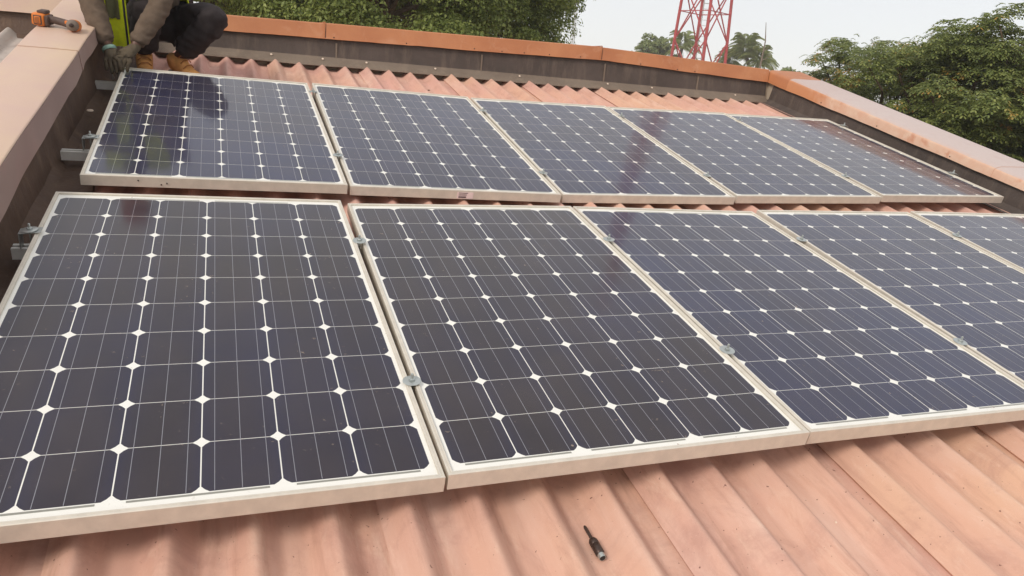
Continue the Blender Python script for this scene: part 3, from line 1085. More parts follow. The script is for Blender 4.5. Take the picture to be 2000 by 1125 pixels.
mids = []
UP_N = ['first', 'second', 'third', 'fourth']
for row, (vl, vh) in enumerate((((1.299, 1.235, 1.289, 1.330), (2.385, 2.298, 2.394, 2.465)), ((-0.520, -0.472, -0.480, -0.44), (0.364, 0.389, 0.417, 0.450)))):
    for k in range(4):
        for lv, vv in ((0, vl[k]), (1, vh[k])):
            if row == 1 and k == 3 and lv == 0:
                continue
            a = panel_mats[row * 5 + k]
            b = panel_mats[row * 5 + k + 1]
            la = a.inverted() @ V((0, vv, 0))
            pa = a @ V((PW / 2, (vv - a.translation.y), 0))
            pb = b @ V((-PW / 2, (vv - b.translation.y), 0))
            c = (pa + pb) / 2
            c.z = max(pa.z, pb.z) + 0.0008
            t = thing('clamp_bolt', '%s bolt with wide washer clamping the %s and %s panels of the %s row' % (
                ('lower', 'upper')[lv], UP_N[k], ('second', 'third', 'fourth', 'last')[k], ('far', 'near')[row]), 'bolt', c, 'bolts between panels',
                True, Matrix.Rotation(random.uniform(-0.06, 0.06), 4, 'X') @ Matrix.Rotation(random.uniform(-0.06, 0.06), 4, 'Y') @ R4(random.uniform(0, 3)))
            child('washer', me_washer, t)
            child('nut', me_nut, t, (0, 0, 0.0026))
            child('bolt', me_bolt, t, (0.0006, 0, 0.002))
for u, v, side, lab in ((-0.498, 1.352, -1, 'end clamp with bolt at the left edge of the far panel row, lower'), (-0.510, 2.500, -1, 'end clamp at the far left panel corner under the gloved hands'),
                        (-0.523, 0.405, -1, 'end clamp with bolt at the left edge of the nearest panel'), (4.585, 1.437, 1, 'end clamp with bolt at the right end of the far row, lower'),
                        (4.572, 2.50, 1, 'end clamp with bolt at the right end of the far row, upper')):
    i = 0 if v > 1 and side < 0 else (5 if side < 0 else 4)
    pm = panel_mats[i]
    ed = pm @ V((side * PW / 2, v - pm.translation.y, 0))
    t = thing('end_clamp', lab, 'clamp', (ed.x, v, ed.z), 'end clamps')
    s = side
    br = MB()
    br.box((s * 0.014, 0, 0.0018), (0.062, 0.042, 0.003), Matrix.Rotation(s * 0.10, 4, 'Y'), 0.001)
    br.box((s * 0.043, 0, -0.026), (0.003, 0.042, 0.052))
    br.part('bracket', M['zinc'], t)
    child('washer', me_washer, t, (s * 0.016, 0, 0.0042), Matrix.Rotation(s * 0.10, 4, 'Y'))
    child('nut', me_nut, t, (s * 0.016, 0, 0.0066))
    child('bolt', me_bolt, t, (s * 0.016, 0, 0.006))

# ---------------------------------------------------------------- tools and scraps on the roof
t = thing('nut_driver_bit', 'dark steel bit holder with slim shank lying in a roof trough', 'tool', (0.822, -1.01, roof_w(0.822, -1.01) + 0.0118), None, True,
          R4(math.radians(1.5)) @ Matrix.Rotation(math.radians(-90), 4, 'X') @ Matrix.Rotation(0.4, 4, 'Z') @ Matrix.Diagonal((1.3, 1.3, 1.08, 1)))
MB().lathe([(0.0024, 0.016), (0.0030, 0.018), (0.0032, 0.050), (0.0022, 0.054)], 6).part('shank', M['dark_steel'], t)
MB().lathe([(0.0072, -0.026), (0.0084, -0.024), (0.0084, -0.001), (0.0078, 0.0), (0.0084, 0.001), (0.0084, 0.010), (0.0058, 0.016), (0.004, 0.0175)], 18).part('sleeve', M['dark_steel'], t, True)
MB().lathe([(0.0048, -0.036), (0.0062, -0.037), (0.0066, -0.033), (0.0064, -0.026)], 14).part('socket', M['zinc'], t, True)
MB().lathe([(0.003, -0.0376), (0.0050, -0.0374), (0.0050, -0.0369)], 12).part('bore', M['black_trim'], t, True)
MB().box((0.0085, 0, -0.030), (0.004, 0.004, 0.006), None, 0.001).part('ball_catch', M['dark_steel'], t)


def chip(name, label, cat, u, v, size, mat, seed, flat=0.6):
    bm = bmesh.new()
    bmesh.ops.create_icosphere(bm, subdivisions=2, radius=1)
    for q in bm.verts:
        k = 1 + 0.45 * nz(q.co.x * 1.6 + seed, q.co.y * 1.6, q.co.z * 1.6)
        q.co = V((q.co.x * size[0] * k, q.co.y * size[1] * k, q.co.z * size[2] * k))
    me = bpy.data.meshes.new(name)
    bm.to_mesh(me)
    bm.free()
    me.materials.append(mat)
    o = link(bpy.data.objects.new(name, me))
    o.matrix_world = RM @ Matrix.Translation((u, v, roof_w(u, v) + size[2] * 0.6)) @ R4(seed)
    tag(o, label, cat)


chip('stone_chip', 'small pale stone chip lying between two roof ridges', 'stone', 1.498, -1.049, (0.0035, 0.0028, 0.002), M['stone'], 1.2)
chip('pebble', 'small dark pebble on the tan roof sheet near the bottom edge', 'stone', 1.149, -1.149, (0.0045, 0.0038, 0.003), M['dry'], 2.3)
chip('dry_leaf', 'curled brown dry leaf lying between ridges below the far parapet', 'leaf', 1.415, 3.26, (0.024, 0.012, 0.007), M['dry'], 3.9)
chip('bird_dropping', 'tiny pale fleck stuck on the roof in front of the first panel', 'fleck', 0.50, -1.155, (0.003, 0.002, 0.0012), M['stone'], 5.0)
chip('twig_bit', 'short dark twig bit on the roof in front of the biggest panel', 'twig', -0.02, -1.035, (0.012, 0.003, 0.002), M['dry'], 0.3)

# cordless impact tool on the left coping
tw = ltop(2.44) + 0.009
t = thing('power_tool', 'orange and grey cordless power tool lying on the left coping', 'power tool', (-0.757, 2.44, tw), None, True, R4(math.radians(-16)) @ Matrix.Scale(0.86, 4))
bx = V((-0.098, 0, 0.044))
MB().box(bx, (0.072, 0.094, 0.070), Matrix.Rotation(0.08, 4, 'Y'), 0.012).part('battery', M['orange_plastic'], t, True)
MB().box(bx + V((0.002, -0.049, 0.0)), (0.034, 0.006, 0.040), None, 0.003).part('battery_panel', M['orange_plastic'], t, True)
MB().box(bx + V((0.002, -0.047, 0.0)), (0.046, 0.004, 0.052), None, 0.0015).part('battery_recess', M['dark_plastic'], t, True)
MB().box(bx + V((0.012, 0.01, 0.040)), (0.050, 0.060, 0.020), None, 0.006).part('battery_latch', M['dark_plastic'], t, True)
MB().box(bx + V((0.044, 0, -0.002)), (0.022, 0.080, 0.058), None, 0.008).part('foot', M['dark_plastic'], t, True)
for k in range(5):
    MB().box(bx + V((0.002, -0.0525, -0.014 + 0.007 * k)), (0.026, 0.0016, 0.0022)).part('vent_slot', M['dark_plastic'], t)
hd = MB()
hd.tube([(-0.05, 0, 0.048), (-0.02, 0, 0.046), (0.02, -0.004, 0.042), (0.055, -0.012, 0.038), (0.075, -0.02, 0.036)], [0.022, 0.0215, 0.021, 0.022, 0.026], 14)
hd.part('grip', M['dark_plastic'], t, True)
q = Matrix.Translation((0.098, -0.028, 0.036)) @ Matrix.Rotation(math.radians(78), 4, 'X') @ Matrix.Rotation(0.25, 4, 'Y')
MB().lathe([(0.024, -0.062), (0.032, -0.056), (0.035, -0.040), (0.035, 0.020), (0.033, 0.028)], 20, q).part('housing', M['orange_plastic'], t, True)
MB().lathe([(0.0335, 0.028), (0.033, 0.044), (0.026, 0.058), (0.018, 0.062)], 20, q).part('nose', M['grey_plastic'], t, True)
MB().lathe([(0.012, 0.062), (0.012, 0.076), (0.008, 0.078)], 12, q).part('chuck', M['dark_steel'], t, True)
MB().box((0.066, -0.034, 0.050), (0.028, 0.018, 0.020), Matrix.Rotation(-0.3, 4, 'Z'), 0.005).part('trigger', M['orange_plastic'], t, True)

# ---------------------------------------------------------------- the worker
PB = V((-0.34, 3.02, -0.09))
person = thing('person', 'crouching worker in yellow vest, grey sleeves and black trousers fixing a panel corner', 'person', PB)


def skin_mesh(name, pts, edges, root, mat, sub=2, wrinkle=0.0, wscale=14.0, seed=0.0):
    """pts: name -> (xyz, rx, ry); grows one continuous skin over the joints"""
    keys = list(pts)
    me = bpy.data.meshes.new(name + '_tmp')
    me.from_pydata([V(pts[k][0]) - PB for k in keys], [(keys.index(a), keys.index(b)) for a, b in edges], [])
    ob = link(bpy.data.objects.new(name + '_tmp', me))
    md = ob.modifiers.new('skin', 'SKIN')
    md.use_smooth_shade = True
    sv = me.skin_vertices[0].data
    for i, k in enumerate(keys):
        sv[i].radius = (pts[k][1], pts[k][2] if len(pts[k]) > 2 else pts[k][1])
        sv[i].use_root = (k == root)
    ss = ob.modifiers.new('sub', 'SUBSURF')
    ss.levels = sub
    ss.render_levels = sub
    dg = bpy.context.evaluated_depsgraph_get()
    dg.update()
    out = bpy.data.meshes.new_from_object(ob.evaluated_get(dg))
    bpy.data.objects.remove(ob)
    bpy.data.meshes.remove(me)
    out.name = name
    if wrinkle:
        nr = [v.normal.copy() for v in out.vertices]
        for v, n in zip(out.vertices, nr):
            p = v.co * wscale
            q = mnoise.noise(V((p.x * .55 + seed, p.y * .55, p.z * 2.1 + p.x))) + 0.45 * mnoise.noise(V((p.x * 1.3, p.y * 1.3 + seed, p.z * 4.2 - p.x * 1.2)))
            v.co += n * wrinkle * q
    out.materials.clear()
    out.materials.append(mat)
    out.polygons.foreach_set('use_smooth', [True] * len(out.polygons))
    return out


J = dict(pel=(-0.335, 3.24, 0.20), sp=(-0.365, 3.14, 0.36), ch=(-0.415, 2.99, 0.53), nb=(-0.445, 2.87, 0.68), nk=(-0.46, 2.835, 0.735), hd=(-0.485, 2.79, 0.82),
         sR=(-0.605, 2.84, 0.60), eR=(-0.640, 2.67, 0.345), wR=(-0.548, 2.525, 0.135),
         sL=(-0.245, 2.88, 0.62), eL=(-0.300, 2.71, 0.350), wL=(-0.432, 2.54, 0.140),
         hL=(-0.235, 3.21, 0.19), kL=(0.000, 2.83, 0.305), aL=(-0.245, 2.985, 0.005),
         hR=(-0.435, 3.21, 0.19), kR=(-0.375, 2.77, 0.330), aR=(-0.425, 2.99, 0.005))


def lerp(a, b, t):
    return tuple(V(J[a] if isinstance(a, str) else a).lerp(V(J[b] if isinstance(b, str) else b), t))


# bare body under the clothes: one continuous mesh
bp = {'pel': (J['pel'], .105, .085), 'sp': (J['sp'], .105, .08), 'ch': (J['ch'], .125, .085), 'nb': (J['nb'], .06), 'nk': (J['nk'], .048)}
be = [('pel', 'sp'), ('sp', 'ch'), ('ch', 'nb'), ('nb', 'nk')]
for s in 'LR':
    bp['s' + s] = (J['s' + s], .048)
    bp['e' + s] = (J['e' + s], .034)
    bp['w' + s] = (J['w' + s], .026)
    bp['h' + s] = (J['h' + s], .080)
    bp['k' + s] = (J['k' + s], .052)
    bp['a' + s] = (J['a' + s], .038)
    be += [('ch', 's' + s), ('s' + s, 'e' + s), ('e' + s, 'w' + s), ('pel', 'h' + s), ('h' + s, 'k' + s), ('k' + s, 'a' + s)]
child('body', skin_mesh('body', bp, be, 'pel', M['skin'], 2), person)

# head: turned down towards the hands
bm = bmesh.new()
bmesh.ops.create_uvsphere(bm, u_segments=28, v_segments=20, radius=1)
for q in bm.verts:
    c = q.co
    x, y, z = c.x * 0.076, c.y * 0.096, c.z * 0.118
    if z < 0:
        k = 1 + z * 2.6
        x *= k
        y = y * (1 + z * 1.2) - 0.012 * (-z / 0.118)
    if c.y < -0.80 and abs(c.x) < 0.22 and -0.42 < c.z < 0.10:      # nose
        y -= 0.016 * (1 - abs(c.x) / 0.22) * (1 - (c.z + 0.15) ** 2 * 6 if abs(c.z + 0.15) < .4 else 0)
    if c.y < -0.75 and 0.06 < c.z < 0.22 and 0.22 < abs(c.x) < 0.55:  # eye sockets
        y += 0.008
    q.co = V((x, y, z))
HM = Matrix.Translation(V(J['hd']) - PB) @ Matrix.Rotation(math.radians(38), 4, 'X')
bmesh.ops.transform(bm, matrix=HM, verts=bm.verts)
me = bpy.data.meshes.new('head')
bm.to_mesh(me)
bm.free()
me.materials.append(M['skin'])
me.polygons.foreach_set('use_smooth', [True] * len(me.polygons))
head = child('head', me, person)
for s in (-1, 1):
    MB().lathe([(0.004, -.010), (0.011, -.006), (0.0125, 0), (0.011, .006), (0.004, .010)], 12, HM @ Matrix.Translation((s * 0.030, -0.078, 0.016))).part('eye', M['eye'], head, True)
    MB().lathe([(0.002, -.004), (0.0055, -.003), (0.0055, .001)], 10, HM @ Matrix.Translation((s * 0.030, -0.0895, 0.016)) @ Matrix.Rotation(math.pi / 2, 4, 'X')).part('pupil', M['black_trim'], head, True)
    MB().box((HM @ V((s * 0.078, 0.004, 0.0))), (0.014, 0.036, 0.058), HM, 0.006).part('ear', M['skin'], head, True)
MB().box(HM @ V((0, -0.086, -0.052)), (0.046, 0.010, 0.012), HM, 0.004).part('mouth', M['sole'], head, True)
cp = MB()
cp.lathe([(0.086, 0.020), (0.090, 0.050), (0.084, 0.088), (0.064, 0.116), (0.034, 0.130), (0.006, 0.134)], 24, HM @ Matrix.Diagonal((0.93, 1.14, 1, 1)))
capo = cp.part('cap', M['cap'], person, True)
br = MB()
br.shell([[HM @ V((0.075 * math.sin(a) * (0.95 + 0.05 * k), -0.075 - 0.030 * k * math.cos(a * 1.1) - 0.012 * math.cos(a), 0.030 - 0.008 * k)) for a in [x * 0.25 for x in range(-5, 6)]] for k in range(4)], 0.004)
br.part('brim', M['cap'], capo, True)

# shirt: torso and two sleeves in one skin
sp_ = {'pel': (lerp('pel', 'sp', .15), .145, .12), 'sp': (J['sp'], .150, .118), 'ch': (J['ch'], .180, .135), 'nb': (lerp('ch', 'nb', .85), .085, .075)}
se = [('pel', 'sp'), ('sp', 'ch'), ('ch', 'nb')]
for s in 'LR':
    sp_['s' + s] = (J['s' + s], .078)
    sp_['u' + s] = (lerp('s' + s, 'e' + s, .5), .068)
    sp_['e' + s] = (J['e' + s], .066)
    sp_['f' + s] = (lerp('e' + s, 'w' + s, .45), .060)
    sp_['w' + s] = (lerp('e' + s, 'w' + s, .92), .047)
    se += [('ch', 's' + s), ('s' + s, 'u' + s), ('u' + s, 'e' + s), ('e' + s, 'f' + s), ('f' + s, 'w' + s)]
child('shirt', skin_mesh('shirt', sp_, se, 'pel', M['shirt'], 3, 0.0085, 20.0, 3.0), person)
# trousers
tp = {'pel': (J['pel'], .155, .125)}
te = []
for s in 'LR':
    tp['h' + s] = (J['h' + s], .118)
    tp['t' + s] = (lerp('h' + s, 'k' + s, .5), .102)
    tp['k' + s] = (J['k' + s], .088)
    tp['c' + s] = (lerp('k' + s, 'a' + s, .45), .086)
    tp['a' + s] = (lerp('k' + s, 'a' + s, .86), .076)
    te += [('pel', 'h' + s), ('h' + s, 't' + s), ('t' + s, 'k' + s), ('k' + s, 'c' + s), ('c' + s, 'a' + s)]
child('trousers', skin_mesh('trousers', tp, te, 'pel', M['trousers'], 3, 0.012, 14.0, 8.0), person)


# boots
def boot(a, toe, nm):
    a, toe = V(a), V(toe)
    d = (toe - a)
    d.z = 0
    d.normalize()
    fl = -0.062
    heel = V((a.x, a.y, fl)) - d * 0.045
    pts = {'top': (tuple(a + V((0, 0, 0.045))), .052), 'an': (tuple(a + V((0, 0, -0.01))), .050), 'he': (tuple(heel + V((0, 0, 0.012))), .042, .040),
           'in': (tuple(V((a.x, a.y, fl)) + d * 0.07 + V((0, 0, 0.018))), .045, .042), 'ba': (tuple(V((a.x, a.y, fl)) + d * 0.14), .046, .032), 'to': (tuple(V((a.x, a.y, fl)) + d * 0.19), .036, .026)}
    b = child('boot', skin_mesh('boot', pts, [('top', 'an'), ('an', 'he'), ('an', 'in'), ('in', 'ba'), ('ba', 'to')], 'an', M['boot'], 2, 0.003, 30.0), person)
    side = V((-d.y, d.x, 0))
    out = []
    for k in range(20):
        tt = k / 20 * 6.28318
        l = 0.135 * math.cos(tt)
        out.append(V((a.x, a.y, 0)) + d * (0.066 + l * (1.06 if l > 0 else 1)) + side * (0.046 * math.sin(tt)))
    mb = MB()
    mb.prism([(p.x - PB.x, p.y - PB.y) for p in out], fl - 0.034 - PB.z, fl - 0.010 - PB.z)
    mb.part('sole', M['sole'], b, True)
    for k in range(4):
        c = V((a.x, a.y, 0)) + d * (0.055 + 0.022 * k) - PB
        c.z = 0.040 - 0.026 * k - PB.z
        mb = MB()
        mb.tube([c + side * 0.036 + V((0, 0, -0.012)) + d * .004, c + side * 0.018 + d * 0.008 + V((0, 0, .006)), c - side * 0.018 + d * 0.010 + V((0, 0, .004)), c - side * 0.036 + V((0, 0, -0.014))], 0.0035, 6)
        mb.part('lace', M['lace'], b, True)


boot(J['aL'], (-0.13, 2.86, -0.07), 'L')
boot(J['aR'], (-0.40, 2.78, -0.07), 'R')


# gloved hands, fingers bent down over the panel corner
def hand(w, k, across, fdir, lens, thumb, nm):
    w, k = V(w), V(k)
    ac = V(across).normalized()
    fd = V(fdir).normalized()
    pts = {'w0': (tuple(w + (w - k) * 0.55), .031, .030), 'w': (tuple(w), .029, .026), 'p': (tuple(w.lerp(k, .5)), .036, .020)}
    ed = [('w0', 'w'), ('w', 'p')]
    back = (w - k).normalized()
    for i, L in enumerate(lens):
        o = ac * ((i - 1.5) * 0.0225)
        kn = k + o + fd * (-0.004 * abs(i - 1.5))
        d1 = (fd * 0.8 - back * 0.5).normalized()
        p1 = kn + d1 * L * .42
        p2 = p1 + fd * L * .33
        p3 = p2 + (fd + back * -0.05 + V((0, 0.35, 0))).normalized() * L * .25
        pts['k%d' % i] = (tuple(kn), .0118)
        pts['a%d' % i] = (tuple(p1), .0105)
        pts['b%d' % i] = (tuple(p2), .0098)
        pts['c%d' % i] = (tuple(p3), .0088)
        ed += [('p', 'k%d' % i), ('k%d' % i, 'a%d' % i), ('a%d' % i, 'b%d' % i), ('b%d' % i, 'c%d' % i)]
    tb = w.lerp(k, .3) + ac * thumb * 0.034
    t1 = tb + (ac * thumb * 0.6 + fd * 0.8).normalized() * 0.034
    t2 = t1 + (ac * thumb * 0.1 + fd).normalized() * 0.030
    pts['t0'] = (tuple(tb), .0145)
    pts['t1'] = (tuple(t1), .0120)
    pts['t2'] = (tuple(t2), .0102)
    ed += [('p', 't0'), ('t0', 't1'), ('t1', 't2')]
    return child('glove', skin_mesh('glove', pts, ed, 'p', M['glove'], 2, 0.0018, 40.0), person)


gR = hand(J['wR'], (-0.530, 2.468, 0.082), (1, -0.1, 0.05), (0.05, -0.10, -1), (0.060, 0.072, 0.070, 0.056), 1, 'R')
gL = hand(J['wL'], (-0.482, 2.478, 0.088), (0.93, -0.1, -0.25), (-0.22, -0.10, -1), (0.060, 0.074, 0.074, 0.060), -1, 'L')
d = (V(J['wR']) - V(J['eR'])).normalized()
c = V(J['wR']) - PB + d * 0.002
cf = MB()
cf.tube([c - d * 0.010, c - d * 0.006, c + d * 0.006, c + d * 0.010], [0.034, 0.037, 0.037, 0.034], 18)
cf.part('cuff', M['teal'], gR, True)

# vest: an open front hanging free, a back, with grey bands and black binding
vr = thing.__name__


def strip(cols, rows_, th=0.004):
    mb = MB()
    mb.shell([[V(p) - PB for p in r] for r in rows_], th)
    return mb


def vest_panel(top, bot, w0, w1, s0, s1, n=14, push=0.0, ph=0.0):
    rws = []
    top, bot = V(top), V(bot)
    for i in range(n + 1):
        t = s0 + (s1 - s0) * i / n
        c = top.lerp(bot, t)
        w = w0 + (w1 - w0) * t
        r = []
        for k in range(7):
            x = (k / 6 - 0.5) * w
            r.append((c.x + x, c.y + 0.010 * math.sin(k * 1.3 + t * 5 + ph) - 0.02 * math.sin(t * 3.1) - push, c.z + 0.004 * math.sin(k * 2.1)))
        rws.append(r)
    return strip(7, rws)


A0, A1 = (-0.560, 2.76, 0.70), (-0.532, 2.775, 0.100)
vest = vest_panel(A0, A1, 0.16, 0.125, 0.0, 1.0).part('vest', M['vest'], person, True)
vest_panel(A0, A1, 0.085, 0.055, 0.57, 0.74, 5, 0.006).part('reflective_band', M['vest_grey'], vest, True)
vest_panel(A0, A1, 0.132, 0.10, 0.18, 0.28, 5, 0.006).part('reflective_band', M['vest_grey'], vest, True)
B0, B1 = (-0.340, 2.78, 0.70), (-0.375, 2.82, 0.240)
vest_panel(B0, B1, 0.13, 0.12, 0.0, 1.0, 14, 0.0, 2.0).part('vest_front', M['vest'], vest, True)
vest_panel(B0, B1, 0.132, 0.12, 0.5, 0.66, 5, 0.006, 2.0).part('reflective_band', M['vest_grey'], vest, True)
mb = MB()
for sx in (0.030,):
    mb.tube([V(A0).lerp(V(A1), t) + V((0.066 - 0.014 * t, -0.014 - 0.02 * math.sin(t * 3.1), 0)) - PB for t in [k / 10 for k in range(11)]], 0.006, 6)
mb.part('binding', M['black_trim'], vest, True)
rws = []
for i in range(13):
    t = i / 12
    c = V(J['nb']).lerp(V(J['pel']), t)
    r = []
    for k in range(15):
        a = math.radians(-8 + 196 * k / 14)
        R = 0.19 if t > .15 else 0.12 + 0.07 * t / .15
        r.append(c + V((math.cos(a) * R, math.sin(a) * R * 0.80 + 0.006 * math.sin(k * 1.7 + i), 0.06 * (1 - t))))
    rws.append(r)
mb = MB()
mb.shell([[p - PB for p in r] for r in rws], 0.004, -1)
mb.part('vest_back', M['vest'], vest, True)

# ---------------------------------------------------------------- the lattice tower
def polar(az, dist, z):
    a = math.radians(az)
    return V((0.06 + dist * math.sin(a), -2.25 + dist * math.cos(a), z))


TD = 60.0
TB = polar(33.45, TD, GZ)
tower = thing('lattice_tower', 'tall red lattice mast tower with a ladder, behind the far parapet', 'tower', TB, None, False)
view = math.radians(33.45)


def leg_xy(k, z):
    hd_ = max(0.35, 2.02 - (z - 3.3) * 0.0465)
    a = -view + math.radians(9.7) + k * math.pi / 2
    return V((math.cos(a) * hd_, math.sin(a) * hd_, z - GZ))


ZT = 41.0
for k in range(4):
    mb = MB()
    n = 24
    mb.tube([leg_xy(k, GZ + (ZT - GZ) * i / n) for i in range(n + 1)], [0.125 - 0.05 * i / n for i in range(n + 1)], 8)
    mb.part('leg', M['red_paint'], tower, True)
nodes = [4.62 + 4.05 * k for k in range(-2, 9)]
nodes[0] = GZ + 0.5
for a, b in zip(nodes, nodes[1:]):
    m_ = (a + b) / 2
    for k in range(4):
        k2 = (k + 1) % 4
        for p0, p1 in ((leg_xy(k, a), leg_xy(k2, b)), (leg_xy(k2, a), leg_xy(k, b))):
            MB().bar(p0, p1, 0.07, 0.07).part('brace', M['red_paint'], tower)
        MB().bar(leg_xy(k, m_), leg_xy(k2, m_), 0.06, 0.06).part('tie', M['red_paint'], tower)
# ladder on the inside
l0 = leg_xy(1, 0)
la = []
lad = None
ldir = (leg_xy(0, 3) - leg_xy(2, 3)).normalized()
for s in (0.16, 0.56):
    mb = MB()
    mb.tube([leg_xy(1, GZ + (ZT - GZ) * i / 20) + V((ldir.x * s, ldir.y * s, 0)) for i in range(21)], 0.03, 6)
    o = mb.part('ladder', M['galv'], tower) if lad is None else mb.part('ladder_rail', M['galv'], lad)
    lad = lad or o
for i in range(110):
    z = GZ + 0.5 + i * 0.4
    if z > ZT:
        break
    p = leg_xy(1, z)
    mb = MB()
    mb.tube([p + ldir * 0.16, p + ldir * 0.56], 0.016 if i % 5 else 0.030, 5)
    mb.part('rung', M['galv'], lad)

# far thin mast
o = polar(24.3, 90, GZ)
mast = thing('antenna_mast', 'thin pale mast far off beside the round tree', 'mast', o, None, False)
mb = MB()
for a in range(3):
    x, y = 0.16 * math.cos(a * 2.094), 0.16 * math.sin(a * 2.094)
    mb.tube([(x, y, 0), (x, y, 22)], 0.045, 5)
mb.part('pole', M['mast'], mast)
mb = MB()
for i in range(36):
    z = i * 0.6
    for a in range(3):
        mb.bar((0.16 * math.cos(a * 2.094), 0.16 * math.sin(a * 2.094), z), (0.16 * math.cos((a + 1) * 2.094), 0.16 * math.sin((a + 1) * 2.094), z + 0.6), 0.018)
mb.part('lacing', M['mast'], mast)


# ---------------------------------------------------------------- trees
def unit(n, g):
    d = g.normal(size=(n, 3))
    return d / np.linalg.norm(d, axis=1, keepdims=True)


def leaves(cent, rad, per, L, Wd, g, flat=0.8, droop=0.25):
    """small folded leaf faces in clumps round the given centres"""
    n = len(cent) * per
    ci = np.repeat(np.arange(len(cent)), per)
    d = unit(n, g)
    d[:, 2] = np.where(d[:, 2] < -0.35, -d[:, 2] * .7, d[:, 2])
    r = rad[ci] * (0.35 + 0.70 * g.random(n) ** 0.55)
    p = cent[ci] + d * r[:, None] * np.array([1, 1, flat])
    nr = d * 0.7 + g.normal(size=(n, 3)) * 0.55 + np.array([0, 0, 0.55])
    nr /= np.linalg.norm(nr, axis=1, keepdims=True)
    t = g.normal(size=(n, 3)) + d * 0.8 + np.array([0, 0, -droop * 3])
    t -= nr * (t * nr).sum(1, keepdims=True)
    t /= np.linalg.norm(t, axis=1, keepdims=True) + 1e-9
    b = np.cross(nr, t)
    s = (0.65 + 0.7 * g.random(n))[:, None]
    a0 = p - t * L * .5 * s
    a2 = p + t * L * .5 * s - nr * L * .12
    a1 = p + b * Wd * .5 * s + nr * L * .08
    a3 = p - b * Wd * .5 * s + nr * L * .08
    v = np.stack([a0, a1, a2, a3], 1).reshape(-1, 3)
    q = np.arange(n * 4).reshape(-1, 4)
    return v, q


def limb(mb, a, b, r0, r1, g, n=6, sag=0.1):
    a, b = V(a), V(b)
    pts = []
    L = (b - a).length
    for i in range(n + 1):
        t = i / n
        j = V(g.normal(size=3).tolist()) * L * 0.035 * (0 if i in (0, n) else 1)
        pts.append(a.lerp(b, t) + j + V((0, 0, sag * L * math.sin(t * 3.14))))
    mb.tube(pts, [r0 + (r1 - r0) * i / n for i in range(n + 1)], 7)


def clump_centres(c, R, n, g, shell=0.45, low=-0.55):
    out = []
    rr = []
    while len(out) < n:
        d = unit(1, g)[0]
        if d[2] < low:
            continue
        t = shell + (1 - shell) * g.random() ** 0.6
        out.append(np.array(c) + d * np.array(R) * t)
        rr.append(1.0)
    return np.array(out), np.array(rr)


def broad_tree(name, label, base, cz, R, ncl, cr, per, L, Wd, mat, seed, group=None, low=-0.55, shell=0.45):
    g = np.random.default_rng(seed)
    base = V(base)
    t = thing(name, label, 'tree', base, group, False)
    c = (0, 0, cz - base.z)
    cen, rr = clump_centres(c, R, ncl, g, shell, low)
    rr = cr * (0.65 + 0.7 * g.random(ncl))
    v, q = leaves(cen, rr, per, L, Wd, g)
    o = child('crown', np_mesh('crown', v, q, mat), t)
    o['kind'] = 'stuff'
    h = cz - base.z
    mb = MB()
    tr0 = 0.05 * h
    limb(mb, (0, 0, -0.1), (0.1 * g.normal(), 0.1 * g.normal(), h - R[2] * .55), tr0 * .55 + .08, tr0 * .35 + .04, g, 8, 0)
    mb.part('trunk', M['bark'], t, True)
    mb = MB()
    idx = g.permutation(ncl)[:min(ncl, 34)]
    for k in idx:
        limb(mb, (0, 0, h - R[2] * (.6 - .3 * g.random())), tuple(cen[k]), 0.045, 0.010, g, 6, 0.08)
    mb.part('limbs', M['bark'], t, True)
    return t


GL = 'dense trees beyond the far parapet'
broad_tree('leafy_tree', 'dense dark tree directly behind the worker and the coping', polar(0.0, 13.4, GZ), 2.2, (2.5, 2.3, 2.1), 150, 0.50, 900, 0.058, 0.032, M['leaf_dark'], 1, GL)
broad_tree('leafy_tree', 'dense green tree in the middle of the tree mass behind the far coping', polar(9.6, 12.6, GZ), 2.0, (2.05, 2.0, 2.0), 150, 0.46, 900, 0.058, 0.032, M['leaf_dark'], 2, GL)
broad_tree('leafy_tree', 'round crowned green tree ending the left tree mass against the sky', polar(17.6, 14.6, GZ), 2.35, (1.62, 1.7, 1.75), 135, 0.44, 900, 0.058, 0.032, M['leaf_dark'], 3, GL, -0.8)
broad_tree('leafy_tree', 'shaded tree filling in behind the gap of the tree mass', polar(13.0, 17.5, GZ), 2.2, (2.0, 2.0, 2.0), 110, 0.55, 260, 0.12, 0.06, M['leaf_dark'], 4, GL)


